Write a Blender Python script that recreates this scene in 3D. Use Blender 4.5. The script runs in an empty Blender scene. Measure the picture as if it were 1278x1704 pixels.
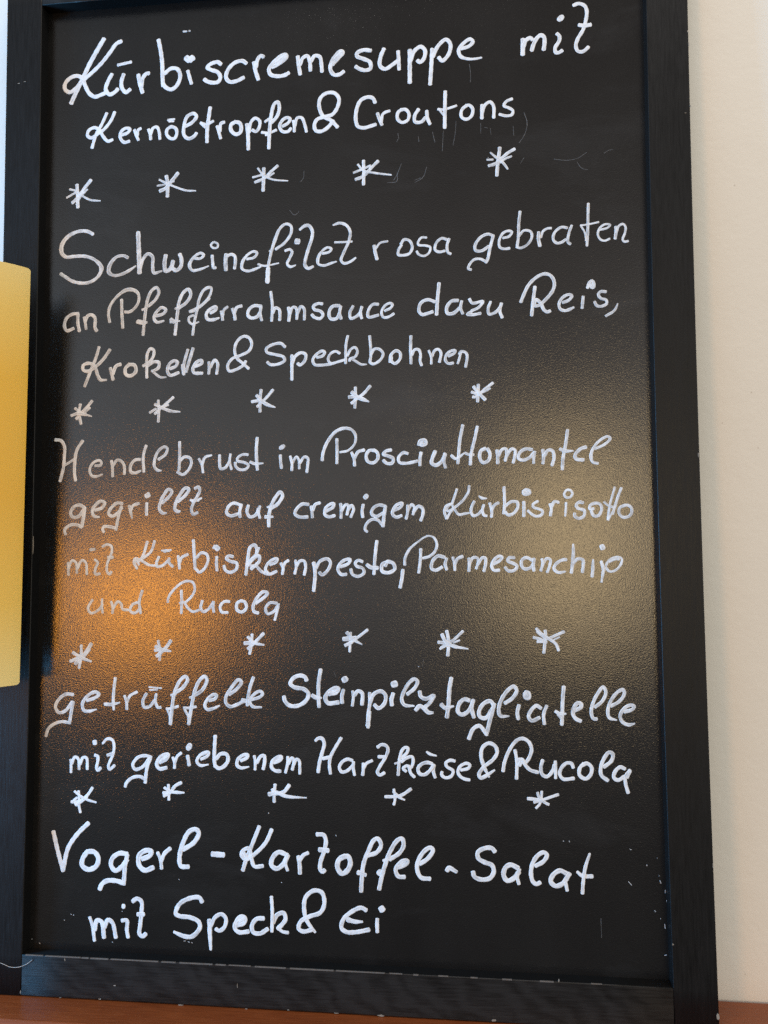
import bpy, bmesh, math, random
from mathutils import Matrix, Vector

C = bpy.context.scene.collection
SC = bpy.context.scene
random.seed(7)
CAM_POS, CAM_X, CAM_Y, CAM_Z = [[0.11493, -0.68023, 0.38057], [0.994402, 0.105497, -0.005957], [0.012095, -0.057637, 0.998264], [0.104971, -0.992748, -0.058591]]
INNER_W, INNER_H, STILE, RECESS = 0.55000, 0.86725, 0.03473, 0.01178
LEAN = math.radians(1.7)          # the board leans back against the wall
THICK = 0.022
BOARD = Matrix.Rotation(-LEAN, 4, 'X')

# ------------------------------------------------------------------ camera
cam_d = bpy.data.cameras.new('camera')
cam_d.sensor_fit = 'HORIZONTAL'; cam_d.sensor_width = 36.0
cam_d.lens = 36.0 * 1280 / 1278
cam_d.clip_start = 0.02; cam_d.clip_end = 60
cam = bpy.data.objects.new('camera', cam_d); C.objects.link(cam)
m = Matrix.Identity(4)
for i, v in enumerate((CAM_X, CAM_Y, CAM_Z, CAM_POS)):
    for k in range(3):
        m[k][i] = v[k]
cam.matrix_world = BOARD @ m
SC.camera = cam

# ------------------------------------------------------------------ light
w = bpy.data.worlds.new('World'); SC.world = w; w.use_nodes = True
_t = w.node_tree; _bg = _t.nodes['Background']          # dim room: paler near eye level, darker floor and ceiling
_tc = _t.nodes.new('ShaderNodeTexCoord'); _sx = _t.nodes.new('ShaderNodeSeparateXYZ')
_t.links.new(_tc.outputs['Generated'], _sx.inputs[0])
def _map(sock, a, b):
    n = _t.nodes.new('ShaderNodeMapRange'); _t.links.new(sock, n.inputs[0])
    n.inputs[1].default_value, n.inputs[2].default_value = a, b; return n.outputs[0]
def _ramp(fac, stops):
    r = _t.nodes.new('ShaderNodeValToRGB'); _t.links.new(fac, r.inputs[0]); e = r.color_ramp.elements
    while len(e) < len(stops): e.new(.5)
    for el, (p, c) in zip(e, stops): el.position = p; el.color = (*c, 1)
    return r.outputs[0]
_lev = _ramp(_map(_sx.outputs['Z'], -1, 1), [(0, (.10,)*3), (.30, (.05,)*3), (.38, (.13,)*3), (.44, (.32,)*3), (.49, (.62,)*3), (.56, (.76,)*3), (.63, (.60,)*3), (.72, (.30,)*3), (.80, (.16,)*3), (1, (.62,)*3)])
_hue = _ramp(_map(_sx.outputs['X'], -1, 1), [(.0, (1.7, 2.0, 2.35)), (.20, (1.5, 1.75, 2.05)), (.27, (.98, 1.04, 1.12)), (.37, (1.0, .99, .98)), (.43, (.95, .86, .81)), (.62, (.78, .69, .62)), (.74, (2.3, 2.25, 2.12)), (1, (2.6, 2.55, 2.4))])  # left and right sides brightened as added fill for wall and lettering
_mul = _t.nodes.new('ShaderNodeMixRGB'); _mul.blend_type = 'MULTIPLY'; _mul.inputs[0].default_value = 1
_t.links.new(_lev, _mul.inputs[1]); _t.links.new(_hue, _mul.inputs[2]); _t.links.new(_mul.outputs[0], _bg.inputs[0])
_bg.inputs[1].default_value = 1.0

def area(name, loc, target, sx, sy, power, color, shape='RECTANGLE', spread=180):
    l = bpy.data.lights.new(name, 'AREA'); l.shape = shape
    l.size = sx; l.size_y = sy; l.energy = power; l.color = color
    l.spread = math.radians(spread)
    o = bpy.data.objects.new(name, l); C.objects.link(o)
    o.location = loc
    o.rotation_euler = (Vector(target) - Vector(loc)).to_track_quat('-Z', 'Y').to_euler()
    return o

area('window_light', (-1.60, -0.55, 0.36), (0, 0, 0.40), 0.45, 1.0, 47, (0.14, 0.52, 1.0))
area('overhead_fill_light', (0.15, -0.75, 2.5), (0, 0, 0.45), 1.2, 0.5, 22, (1.0, 0.94, 0.88))  # added overhead fill for the lettering and wall
area('orange_lamp', (-0.98, -1.85, 0.30), (0, 0, 0.45), 0.34, 0.38, 6.2, (1.0, 0.36, 0.022), 'ELLIPSE')
area('side_window_light', (0.47, -2.0, 0.50), (0.1, 0, 0.45), 0.42, 0.64, 4.7, (1.0, 0.72, 0.36))

SC.view_settings.view_transform = 'Standard'; SC.view_settings.look = 'None'
SC.view_settings.exposure = 0; SC.view_settings.gamma = 1
SC.view_settings.use_curve_mapping = False
SC.cycles.use_denoising = False

# ------------------------------------------------------------------ helpers
class NT:
    def __init__(s, name):
        s.m = bpy.data.materials.new(name); s.m.use_nodes = True
        s.t = s.m.node_tree; s.b = s.t.nodes['Principled BSDF']; s.out = s.t.nodes['Material Output']
    def n(s, typ, ins=None, **kw):
        x = s.t.nodes.new(typ)
        for k, v in kw.items(): setattr(x, k, v)
        for k, v in (ins or {}).items(): s.set(x.inputs[k], v)
        return x
    def set(s, sock, v):
        if isinstance(v, bpy.types.NodeSocket): s.t.links.new(v, sock)
        else: sock.default_value = v
    def p(s, **kw):
        for k, v in kw.items(): s.set(s.b.inputs[k.replace('_', ' ')], v)
    def coords(s, scale=(1, 1, 1)):
        tc = s.n('ShaderNodeTexCoord')
        mp = s.n('ShaderNodeMapping', {'Vector': tc.outputs['Object'], 'Scale': scale})
        return mp.outputs[0]
    def noise(s, vec, scale, detail=2, rough=.5, dist=0):
        return s.n('ShaderNodeTexNoise', {'Vector': vec, 'Scale': scale, 'Detail': detail, 'Roughness': rough, 'Distortion': dist}).outputs[0]
    def ramp(s, fac, stops):
        r = s.n('ShaderNodeValToRGB', {'Fac': fac}); e = r.color_ramp.elements
        while len(e) < len(stops): e.new(.5)
        for el, (p, c) in zip(e, stops):
            el.position = p; el.color = c if len(c) == 4 else (*c, 1)
        return r.outputs[0]
    def mapr(s, v, a, b, c, d):
        return s.n('ShaderNodeMapRange', {0: v, 1: a, 2: b, 3: c, 4: d}).outputs[0]
    def math(s, op, a, b):
        return s.n('ShaderNodeMath', {0: a, 1: b}, operation=op).outputs[0]
    def bump(s, h, strength, dist, normal=None):
        ins = {'Height': h, 'Strength': strength, 'Distance': dist}
        if normal: ins['Normal'] = normal
        return s.n('ShaderNodeBump', ins).outputs[0]

def link(name, me, mat, parent=None, smooth=False):
    me.materials.append(mat)
    if smooth:
        for f in me.polygons: f.use_smooth = True
    o = bpy.data.objects.new(name, me); C.objects.link(o)
    if parent: o.parent = parent
    return o

def from_bm(name, bm, mat, parent=None, smooth=False):
    bmesh.ops.recalc_face_normals(bm, faces=bm.faces)
    me = bpy.data.meshes.new(name); bm.to_mesh(me); bm.free()
    return link(name, me, mat, parent, smooth)

def box(bm, x0, x1, y0, y1, z0, z1):
    vs = [bm.verts.new((x, y, z)) for x in (x0, x1) for y in (y0, y1) for z in (z0, z1)]
    for q in ((0,1,3,2),(4,6,7,5),(0,4,5,1),(2,3,7,6),(0,2,6,4),(1,5,7,3)):
        bm.faces.new([vs[i] for i in q])

def prism(bm, section, stations):
    """section: list of (a,b); stations: function list mapping (a,b)->xyz. closed loft with caps"""
    rings = [[bm.verts.new(f(a, b)) for a, b in section] for f in stations]
    n = len(section)
    for r0, r1 in zip(rings, rings[1:]):
        for i in range(n):
            bm.faces.new((r0[i], r0[(i+1) % n], r1[(i+1) % n], r1[i]))
    bm.faces.new(rings[0][::-1]); bm.faces.new(rings[-1])

def rounded(w, h, r, k=3):
    """rounded rectangle section 0..w, 0..h"""
    out = []
    for cx, cy, a0 in ((w-r, h-r, 0), (r, h-r, 90), (r, r, 180), (w-r, r, 270)):
        for i in range(k+1):
            a = math.radians(a0 + 90*i/k)
            out.append((cx + r*math.cos(a), cy + r*math.sin(a)))
    return out

# ------------------------------------------------------------------ materials
def mat_panel():
    t = NT('chalkboard_lacquer'); v = t.coords()
    grain = t.noise(v, 1000, 2, .6)
    fine = t.noise(v, 1300, 1, .5)
    smear = t.noise(t.coords((1, 1, .6)), 9, 4, .6, .4)
    base = t.ramp(smear, [(.35, (.0080, .0075, .0072)), (.75, (.0125, .0119, .0112))])
    haze = t.mapr(t.noise(t.coords((1, 1, 2.6)), 6.5, 5, .62, .5), .56, .78, 0, .75)
    base = t.n('ShaderNodeMixRGB', {0: haze, 1: base, 2: (.024, .0235, .023, 1)}).outputs[0]
    h = t.math('ADD', grain, t.math('MULTIPLY', fine, .4))
    t.p(Base_Color=base, Roughness=t.mapr(smear, .3, .75, .095, .135), Specular_IOR_Level=1.0,
        Normal=t.bump(h, .5, .00023))
    return t.m

def mat_wood(name, along, c0, c1, rough, spec=.5, figure=0.0, coat=0):
    t = NT(name)
    sc = {'x': (1, 14, 14), 'z': (14, 14, 1)}[along]
    v = t.coords(sc)
    fibre = t.noise(v, 42, 5, .62, .3)
    fine = t.noise(t.coords({'x': (6, 90, 90), 'z': (90, 90, 6)}[along]), 14, 3, .6)
    broad = t.noise(t.coords({'x': (2.2, 9, 9), 'z': (9, 9, 1)}[along]), 5, 3, .55, .6)
    mix = t.math('ADD', t.math('MULTIPLY', fibre, .6), t.math('MULTIPLY', broad, .5))
    h = t.math('ADD', fibre, t.math('MULTIPLY', fine, .5))
    if figure:
        wv = t.n('ShaderNodeTexWave', {'Vector': t.coords((1, 1, 1.4)), 'Scale': 24.0, 'Distortion': 9.0, 'Detail': 2.5, 'Detail Scale': 1.1},
                 wave_type='BANDS', bands_direction='DIAGONAL').outputs[1]
        mix = t.math('ADD', mix, t.math('MULTIPLY', t.math('MULTIPLY', wv, broad), figure))
        h = t.math('ADD', h, t.math('MULTIPLY', wv, .12))
    if coat: t.p(Coat_Weight=coat, Coat_Roughness=.16)
    t.p(Base_Color=t.ramp(mix, [(.38, c0), (.75, c1)]), Specular_IOR_Level=spec,
        Roughness=t.mapr(fibre, .3, .7, rough-.06, rough+.08), Normal=t.bump(h, .24, .0006))
    return t.m

def mat_wall():
    t = NT('painted_plaster'); v = t.coords()
    big = t.noise(v, 3.2, 3, .5); mid = t.noise(v, 45, 4, .55); small = t.noise(v, 260, 2, .5)
    h = t.math('ADD', t.math('MULTIPLY', mid, .8), t.math('MULTIPLY', small, .25))
    speck = t.n('ShaderNodeTexVoronoi', {'Vector': v, 'Scale': 36.0}).outputs['Distance']
    col = t.ramp(big, [(.3, (.80, .795, .74)), (.7, (.825, .825, .775))])
    dirt = t.n('ShaderNodeMixRGB', {0: t.mapr(speck, .018, .035, .35, 0), 1: col, 2: (.30, .24, .18, 1)})
    t.p(Base_Color=dirt.outputs[0], Roughness=.85, Specular_IOR_Level=.25, Normal=t.bump(h, .5, .0010))
    return t.m

def mat_paint():
    t = NT('white_marker_paint')
    uv = t.n('ShaderNodeUVMap', uv_map='stroke').outputs[0]
    streak = t.noise(t.n('ShaderNodeMapping', {'Vector': uv, 'Scale': (60, 5, 1)}).outputs[0], 1.0, 3, .6)
    blot = t.noise(t.coords(), 160, 3, .6)
    cover = t.n('ShaderNodeAttribute', attribute_name='cover').outputs['Fac']
    thin = t.math('SUBTRACT', t.math('ADD', t.math('MULTIPLY', streak, .75), t.math('MULTIPLY', blot, .45)), .60)
    rim = t.n('ShaderNodeAttribute', attribute_name='rim').outputs['Fac']
    a = t.math('ADD', t.math('ADD', cover, t.math('MULTIPLY', thin, 2.1)), t.math('MULTIPLY', t.math('SUBTRACT', rim, .45), .22))
    a = t.n('ShaderNodeClamp', {0: a, 1: 0.10, 2: 1.0}).outputs[0]
    col = t.ramp(blot, [(.3, (.74, .76, .79)), (.7, (.82, .84, .86))])
    t.p(Base_Color=col, Roughness=.5, Specular_IOR_Level=.4, Alpha=a)
    return t.m

def mat_plain(name, c, rough, spec=.5):
    t = NT(name); n_ = t.noise(t.coords(), 300, 3, .6)
    t.p(Base_Color=t.ramp(n_, [(.3, tuple(x*.75 for x in c)), (.7, c)]), Roughness=rough, Specular_IOR_Level=spec)
    return t.m

def mat_shade():
    t = NT('amber_glass')
    g = t.n('ShaderNodeSeparateXYZ', {0: t.n('ShaderNodeTexCoord').outputs['Object']}).outputs['Z']
    cloud = t.noise(t.coords((1, 1, .35)), 22, 3, .5)
    gg = t.math('ADD', g, t.math('MULTIPLY', t.math('SUBTRACT', cloud, .5), .03))
    col = t.ramp(t.mapr(gg, 0, .367, 0, 1),
                 [(0, (.90, .74, .30)), (.20, (.88, .58, .10)), (.45, (.83, .47, .028)), (.74, (.84, .49, .032)), (.90, (.87, .60, .13)), (1, (.89, .69, .24))])
    t.p(Base_Color=col, Roughness=.28, Specular_IOR_Level=.4)
    tr = t.n('ShaderNodeBsdfTranslucent', {'Color': col})
    mx = t.n('ShaderNodeMixShader', {0: .12, 1: t.b.outputs[0], 2: tr.outputs[0]})
    t.t.links.new(mx.outputs[0], t.out.inputs['Surface'])
    return t.m

M_panel = mat_panel()
M_stile = mat_wood('black_stained_wood_upright', 'z', (.0025, .0026, .0028), (.0065, .0064, .0066), .42, .28)
M_rail = mat_wood('black_stained_wood_level', 'x', (.0028, .0027, .0027), (.017, .0163, .0158), .42, .28, .34)
M_ledge = mat_wood('red_brown_wood', 'x', (.140, .030, .0065), (.24, .058, .0125), .40, .3, 0, .28)
M_wall = mat_wall()
M_paint = mat_paint()
M_chip = mat_plain('bare_wood_chip', (.30, .26, .21), .7)
M_edge = mat_plain('worn_paint', (.14, .122, .105), .6)
M_shade = mat_shade()
M_metal = mat_plain('dark_bronze', (.03, .026, .022), .4)
M_thread = mat_plain('pale_thread', (.55, .52, .48), .7)

# ------------------------------------------------------------------ the setting
bm = bmesh.new(); box(bm, -2.6, 2.6, 0.0290, 0.16, -1.0, 2.2)
wall = from_bm('wall', bm, M_wall); wall['kind'] = 'structure'

bm = bmesh.new()
sec = rounded(0.0845, 0.030, 0.004, 5)          # depth x height
prism(bm, sec, [lambda a, b, X=X: (X, 0.0285 - a, b - 0.0300) for X in (-2.0, -.8, 0, .8, 2.0)])
ledge = from_bm('wooden_ledge', bm, M_ledge, smooth=False)
ledge['label'] = 'reddish brown wooden ledge under the black menu board'; ledge['category'] = 'ledge'
md = ledge.modifiers.new('n', 'WEIGHTED_NORMAL')

# ------------------------------------------------------------------ the board
board = bpy.data.objects.new('menu_board', None); C.objects.link(board)
board.empty_display_size = .1
board.rotation_euler = (-LEAN, 0, 0)
board['label'] = 'black framed chalkboard with a handwritten German menu in white, leaning on the wall'
board['category'] = 'menu board'
HW = INNER_W / 2; Z0 = STILE; Z1 = STILE + INNER_H; ZT = Z1 + STILE
FY = -THICK                                     # front of the frame

bm = bmesh.new(); box(bm, -HW - .003, HW + .003, FY + RECESS, FY + RECESS + .006, Z0 - .003, Z1 + .003)
panel = from_bm('panel', bm, M_panel, board)

BOW = .0022
def bow(z): u = z / ZT - .5; return BOW * ((1 - 4*u*u) - .62)
def stile(sign):
    bm = bmesh.new(); sec = rounded(STILE, THICK, .0009, 3); st = []
    N = 28
    for i in range(N + 1):
        z = ZT * i / N
        if sign < 0: st.append(lambda a, b, z=z: (-HW - STILE + a + bow(z), FY + b, z))
        else: st.append(lambda a, b, z=z: (HW + a - bow(z), FY + b, z))
    prism(bm, sec, st)
    o = from_bm('stile', bm, M_stile, board); return o
stiles = [stile(-1), stile(1)]
def rail(z):
    bm = bmesh.new(); sec = rounded(THICK, STILE, .0009, 3); N = 12
    x0 = -HW + bow(z) + .0004; x1 = HW - bow(z) - .0004
    prism(bm, sec, [lambda a, b, X=x0 + (x1-x0)*i/N: (X, FY + a, z + b) for i in range(N + 1)])
    return from_bm('rail', bm, M_rail, board)
M_inner = mat_plain('matt_black_recess', (.004, .004, .004), .8, .12)
low_rail = rail(0.0); top_rail = rail(Z1)
for o, side in ((stiles[0], 0), (low_rail, 2), (top_rail, 2)):      # left recess face and rail edges are darker and matt
    o.data.materials.append(M_inner)
    for f in o.data.polygons:
        if (side == 0 and f.normal.x > .9) or (side == 2 and abs(f.normal.z) > .9): f.material_index = 1
for o in stiles + [low_rail, top_rail]:
    for f in o.data.polygons: f.use_smooth = True
    o.modifiers.new('n', 'WEIGHTED_NORMAL')

WRITING = [
('word','large word Kürbiscremesuppe',1.06,"-2200 8727 43 -2255 8637 43 -2331 8504 43 -2396 8371 43 -2461 8237 43 -2517 8114 43/-2027 8689 38 -2076 8668 38 -2137 8589 38 -2219 8490 38 -2312 8403 38 -2401 8332 38 -2483 8250 38 -2534 8225 38 -2579 8256 38 -2580 8312 38 -2531 8364 38 -2463 8381 38 -2412 8355 38 -2383 8287 38 -2337 8200 38 -2280 8163 38 -2214 8180 38 -2175 8194 38/-2116 8372 38 -2154 8303 38 -2175 8227 38 -2136 8175 38 -2080 8198 38 -2056 8224 38/-2000 8363 38 -2021 8293 38 -2014 8227 38 -1975 8185 38 -1934 8210 38/-2060 8456 29 -1996 8466 29 -1927 8476 29/-1856 8347 38 -1840 8258 38 -1812 8168 38/-1824 8224 38 -1811 8311 38 -1773 8352 38 -1751 8350 38/-1664 8674 38 -1641 8562 38 -1625 8440 38 -1621 8330 38 -1615 8220 37/-1602 8339 37 -1537 8384 37 -1477 8374 37 -1449 8306 37 -1481 8215 37 -1535 8181 37 -1590 8207 37 -1612 8241 37/-1393 8477 60 -1360 8450 60/-1358 8450 60 -1327 8474 60/-1376 8350 33 -1356 8277 33 -1339 8221 33/-1057 8387 37 -1090 8412 37 -1160 8395 37 -1187 8365 37 -1149 8340 37 -1089 8314 37 -1062 8263 37 -1083 8221 37 -1137 8216 37 -1191 8234 37 -1216 8255 37/-815 8377 37 -853 8404 37 -923 8393 37 -987 8333 37 -1008 8259 37 -975 8213 37 -911 8214 37 -839 8244 37/-744 8385 37 -729 8303 37 -702 8215 37/-724 8335 35 -708 8410 35 -677 8442 35 -653 8427 35/-570 8323 37 -495 8361 37 -437 8410 37 -448 8435 37 -495 8420 37 -570 8356 37 -602 8304 37 -585 8254 37 -516 8233 37 -453 8239 37 -414 8258 36/-527 8358 51 -448 8417 51/-331 8408 36 -321 8315 36 -308 8234 36/-310 8325 34 -284 8388 34 -242 8406 34 -221 8362 34 -212 8262 34/-205 8350 34 -173 8401 34 -126 8387 34 -110 8310 34 -105 8243 34/-9 8306 36 44 8362 36 88 8413 36 73 8430 36 20 8388 36 -21 8319 36 -27 8259 36 8 8208 36 61 8210 36 96 8234 36/26 8358 47 79 8414 47/346 8411 36 278 8422 36 220 8397 36 220 8367 36 278 8338 36 336 8304 36 342 8243 36 295 8229 36 243 8245 36 205 8272 36/467 8420 36 435 8344 36 429 8261 36 475 8227 36 545 8264 36 591 8296 36/595 8386 33 600 8296 33 603 8212 33/702 8389 38 700 8240 38 699 8080 38/704 8276 36 742 8374 36 800 8411 36 839 8373 36 827 8296 36 792 8265 36 770 8285 36/903 8385 35 895 8237 35 882 8052 35/908 8308 35 960 8411 35 1029 8462 35 1068 8414 35 1050 8320 35 993 8266 35 961 8301 35/1165 8365 33 1233 8383 33 1270 8422 33 1245 8448 33 1188 8416 33 1142 8355 33 1158 8294 33 1220 8266 26 1288 8261 22 1345 8268 18"),
('word','word mit beside the large soup name',1.06,"1712 8412 39 1711 8342 39 1708 8266 39/1717 8342 35 1738 8396 35 1778 8417 35 1797 8398 35/1788 8298 36 1803 8349 36 1837 8412 36 1871 8435 36 1898 8414 36 1902 8369 36 1893 8297 36/2010 8438 33 2031 8414 33 2031 8373 33 1993 8306 33 1999 8264 33 2025 8262 33 2055 8279 33/2041 8582 67 2051 8571 67/2159 8685 32 2204 8699 32 2256 8674 32 2274 8623 32 2263 8534 32 2238 8453 32 2191 8374 32 2173 8313 32 2189 8263 32 2228 8253 32 2267 8278 32 2282 8294 32/2203 8501 36 2252 8490 36 2306 8495 36"),
('word','word Kernöltropfen',1.06,"-2161 7996 31 -2209 7890 31 -2263 7795 31 -2290 7709 31 -2301 7666 31/-2083 8000 31 -2115 7927 31 -2175 7849 31 -2252 7794 31 -2313 7765 32 -2347 7789 32 -2336 7838 32 -2281 7862 32 -2231 7836 31 -2191 7768 31 -2145 7721 31 -2101 7733 31/-2008 7773 31 -1953 7791 31 -1931 7822 31 -1970 7836 31 -2019 7801 31 -2024 7746 31 -1985 7700 31 -1935 7708 31/-1887 7814 29 -1870 7764 29 -1847 7713 29/-1859 7757 29 -1849 7811 29 -1824 7823 29/-1750 7810 29 -1733 7760 29 -1727 7711 29/-1727 7760 29 -1706 7818 29 -1668 7826 29 -1646 7776 29 -1638 7708 29/-1531 7823 31 -1569 7798 31 -1574 7750 31 -1536 7709 31 -1498 7707 31 -1476 7754 31 -1488 7803 31 -1531 7823 31/-1565 7887 23 -1500 7891 23/-1554 7870 13 -1505 7870 13/-1396 7814 33 -1331 7847 33 -1288 7904 33 -1315 7933 33 -1375 7910 33 -1406 7825 33 -1406 7733 33 -1362 7695 33 -1308 7716 33 -1287 7744 33/-1157 7981 35 -1169 7896 35 -1184 7767 35 -1185 7649 35/-1250 7838 27 -1190 7821 27 -1126 7847 27/-1244 7831 23 -1201 7790 23/-1091 7798 29 -1075 7745 29 -1056 7677 29/-1064 7745 31 -1054 7819 31 -1022 7831 31/-915 7826 35 -957 7802 35 -957 7748 35 -914 7708 35 -871 7721 35 -861 7769 35 -877 7813 35 -925 7827 35/-808 7797 35 -796 7684 35 -793 7555 34/-786 7716 30 -770 7811 30 -728 7848 30 -687 7816 30 -694 7752 30 -722 7720 30 -757 7738 30/-579 7793 33 -526 7848 33 -503 7921 33 -516 7985 33 -548 7973 33 -569 7915 33 -584 7820 33 -595 7703 33 -600 7552 33/-637 7807 26 -595 7833 26/-669 7710 26 -600 7701 26 -531 7723 26/-632 7682 22 -595 7687 22/-473 7754 30 -421 7782 30 -402 7818 30 -431 7834 30 -473 7812 30 -500 7755 30 -473 7706 30 -421 7702 30 -394 7730 30/-373 7800 28 -363 7752 28 -363 7696 28/-357 7751 28 -336 7822 28 -294 7822 28 -263 7745 28 -250 7686 28"),
('word','ampersand after Kernöltropfen',1.06,"38 7712 34 -23 7780 34 -95 7824 34 -132 7917 34 -121 7996 34 -64 8040 34 9 8035 34 51 7979 34 35 7895 34 -12 7834 34 -85 7818 34 -153 7796 34 -177 7744 34 -161 7692 34 -111 7684 34 -54 7715 34 0 7775 34"),
('word','word Croutons',1.06,"383 7918 33 362 7962 33 317 7976 34 252 7950 34 213 7867 34 206 7761 34 225 7707 33 277 7690 33 341 7702 33 388 7715 33/403 7818 30 421 7760 30 444 7706 30/438 7732 27 451 7804 27 483 7825 27 515 7832 27/630 7838 30 592 7814 30 585 7755 30 623 7717 30 674 7732 29 690 7787 29 662 7833 30 614 7836 30/777 7830 31 741 7771 31 744 7714 31 801 7710 31 837 7749 31/849 7809 31 855 7743 31 877 7683 31/1017 7978 32 1013 7850 32 1009 7639 32/950 7818 23 1005 7812 23 1116 7839 23/967 7808 18 998 7760 18/1206 7837 29 1162 7794 29 1161 7729 29 1205 7707 29 1249 7736 29 1259 7801 29 1225 7836 29 1187 7822 29/1342 7830 31 1341 7762 31 1340 7704 31/1343 7756 29 1369 7825 29 1413 7852 29 1444 7814 29 1445 7703 29/1610 7867 26 1556 7845 27 1537 7807 27 1580 7785 26 1614 7756 26 1604 7721 26 1554 7714 26 1495 7732 27"),
('star','star in the first row under the soup, first',0.9,"-2444 7320 33 -2437 7228 33 -2431 7098 33/-2306 7357 33 -2368 7281 33 -2430 7194 33 -2487 7146 33/-2339 7268 17 -2401 7204 17 -2446 7127 17/-2543 7198 20 -2449 7246 20/-2515 7278 20 -2449 7257 20 -2390 7209 20 -2308 7164 20 -2210 7150 13"),
('star','star with long tail in the first row, second',0.9,"-1573 7353 34 -1561 7291 34 -1560 7154 34/-1461 7374 34 -1522 7299 34 -1578 7235 34 -1634 7211 34/-1660 7263 19 -1589 7270 19 -1499 7298 19/-1641 7320 19 -1567 7280 19 -1454 7228 19 -1374 7201 19 -1290 7194 13"),
('star','star in the first row, third',0.9,"-647 7370 32 -649 7277 32 -653 7157 32/-517 7386 27 -582 7332 27 -641 7276 27 -730 7242 27/-552 7319 16 -611 7280 16/-751 7289 20 -665 7307 20/-703 7373 18 -653 7307 18 -570 7260 18 -422 7237 12"),
('star','star in the first row, fourth',0.9,"274 7385 29 276 7281 29 273 7161 29/407 7373 29 343 7312 29 273 7240 29 201 7214 29/183 7277 22 262 7305 22 337 7334 22/222 7352 20 273 7293 20 377 7263 20 526 7236 13"),
('star','compact star in the first row, fifth',0.9,"1494 7429 31 1485 7360 31 1474 7283 31 1464 7174 31/1624 7408 28 1567 7376 28 1507 7328 28 1457 7285 28 1394 7268 28/1596 7342 19 1546 7325 19 1496 7292 19/1380 7323 18 1432 7322 18/1410 7388 13 1453 7347 22 1507 7302 22 1541 7259 22 1561 7227 14"),
('word','word Schweinefilet',0.9,"-2276 6833 31 -2332 6864 32 -2423 6868 32 -2525 6823 37 -2582 6744 41 -2581 6668 39 -2535 6628 32 -2457 6631 32 -2341 6625 31 -2250 6583 31 -2191 6511 41 -2215 6437 31 -2285 6384 31 -2362 6371 31 -2466 6392 31 -2544 6440 32 -2590 6471 32/-1933 6593 29 -1975 6614 29 -2045 6605 29 -2108 6533 38 -2117 6464 38 -2068 6431 29 -1992 6440 29 -1916 6474 29 -1855 6514 12/-1838 6829 42 -1830 6669 42 -1820 6442 42/-1814 6481 31 -1790 6567 31 -1740 6621 31 -1695 6588 31 -1694 6501 31 -1681 6438 31 -1605 6453 14/-1569 6600 38 -1581 6520 38 -1568 6451 38 -1524 6468 38 -1499 6541 38/-1499 6541 36 -1505 6480 36 -1467 6451 36 -1424 6488 35 -1421 6562 36 -1437 6603 36/-1305 6557 26 -1237 6553 26 -1208 6583 26 -1237 6603 26 -1299 6569 26 -1342 6497 33 -1317 6446 26 -1248 6449 26 -1161 6478 12/-1119 6701 20 -1142 6674 20 -1113 6644 20 -1078 6653 20 -1078 6682 20 -1113 6703 20/-1129 6576 28 -1123 6507 28 -1114 6458 28 -1094 6460 28/-997 6581 37 -1002 6512 37 -998 6432 37/-985 6563 28 -951 6578 28 -916 6560 28 -910 6497 28 -918 6442 28/-802 6526 24 -733 6539 24 -707 6578 24 -739 6594 24 -802 6560 24 -845 6494 30 -845 6437 24 -790 6414 24 -721 6431 24 -670 6449 13/-534 6604 26 -450 6662 26 -393 6744 26 -393 6813 26 -439 6835 26 -495 6795 26 -535 6706 32 -574 6583 26 -602 6448 26 -607 6295 26/-603 6431 41 -610 6303 41/-591 6595 19 -574 6572 19/-699 6475 19 -642 6456 19 -506 6475 13/-447 6586 25 -404 6597 25 -382 6574 25 -404 6518 25 -427 6463 25 -398 6436 25 -350 6448 15/-346 6669 54 -321 6666 54/-312 6774 22 -269 6806 30 -230 6810 30 -196 6757 30 -201 6689 30 -230 6600 30 -258 6500 30 -263 6444 30 -235 6413 30 -187 6429 21/-101 6543 23 -39 6557 23 -22 6584 23 -56 6597 23 -112 6560 23 -145 6494 30 -140 6449 23 -90 6433 23 -28 6449 23 25 6464 13/-5 6801 17 56 6817 26 118 6791 26 151 6728 26 139 6649 26 95 6550 26 67 6473 25 94 6444 25 155 6458 25 200 6491 17/9 6642 19 89 6641 19 167 6642 19"),
('word','word rosa',0.9,"367 6595 30 376 6533 30 392 6468 30/382 6566 19 420 6615 19 489 6628 19/613 6588 25 585 6540 25 584 6501 25 628 6493 25 683 6507 25 709 6561 25 684 6624 25 635 6635 25 607 6594 25/837 6644 21 793 6646 21 760 6603 21 765 6581 21 825 6572 21 869 6554 21 857 6504 21 814 6478 21 765 6495 21 749 6524 21/1016 6618 25 972 6630 25 923 6590 25 912 6529 25 944 6508 25 998 6514 25/1037 6623 25 1018 6563 25 1025 6501 25 1050 6484 25"),
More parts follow.
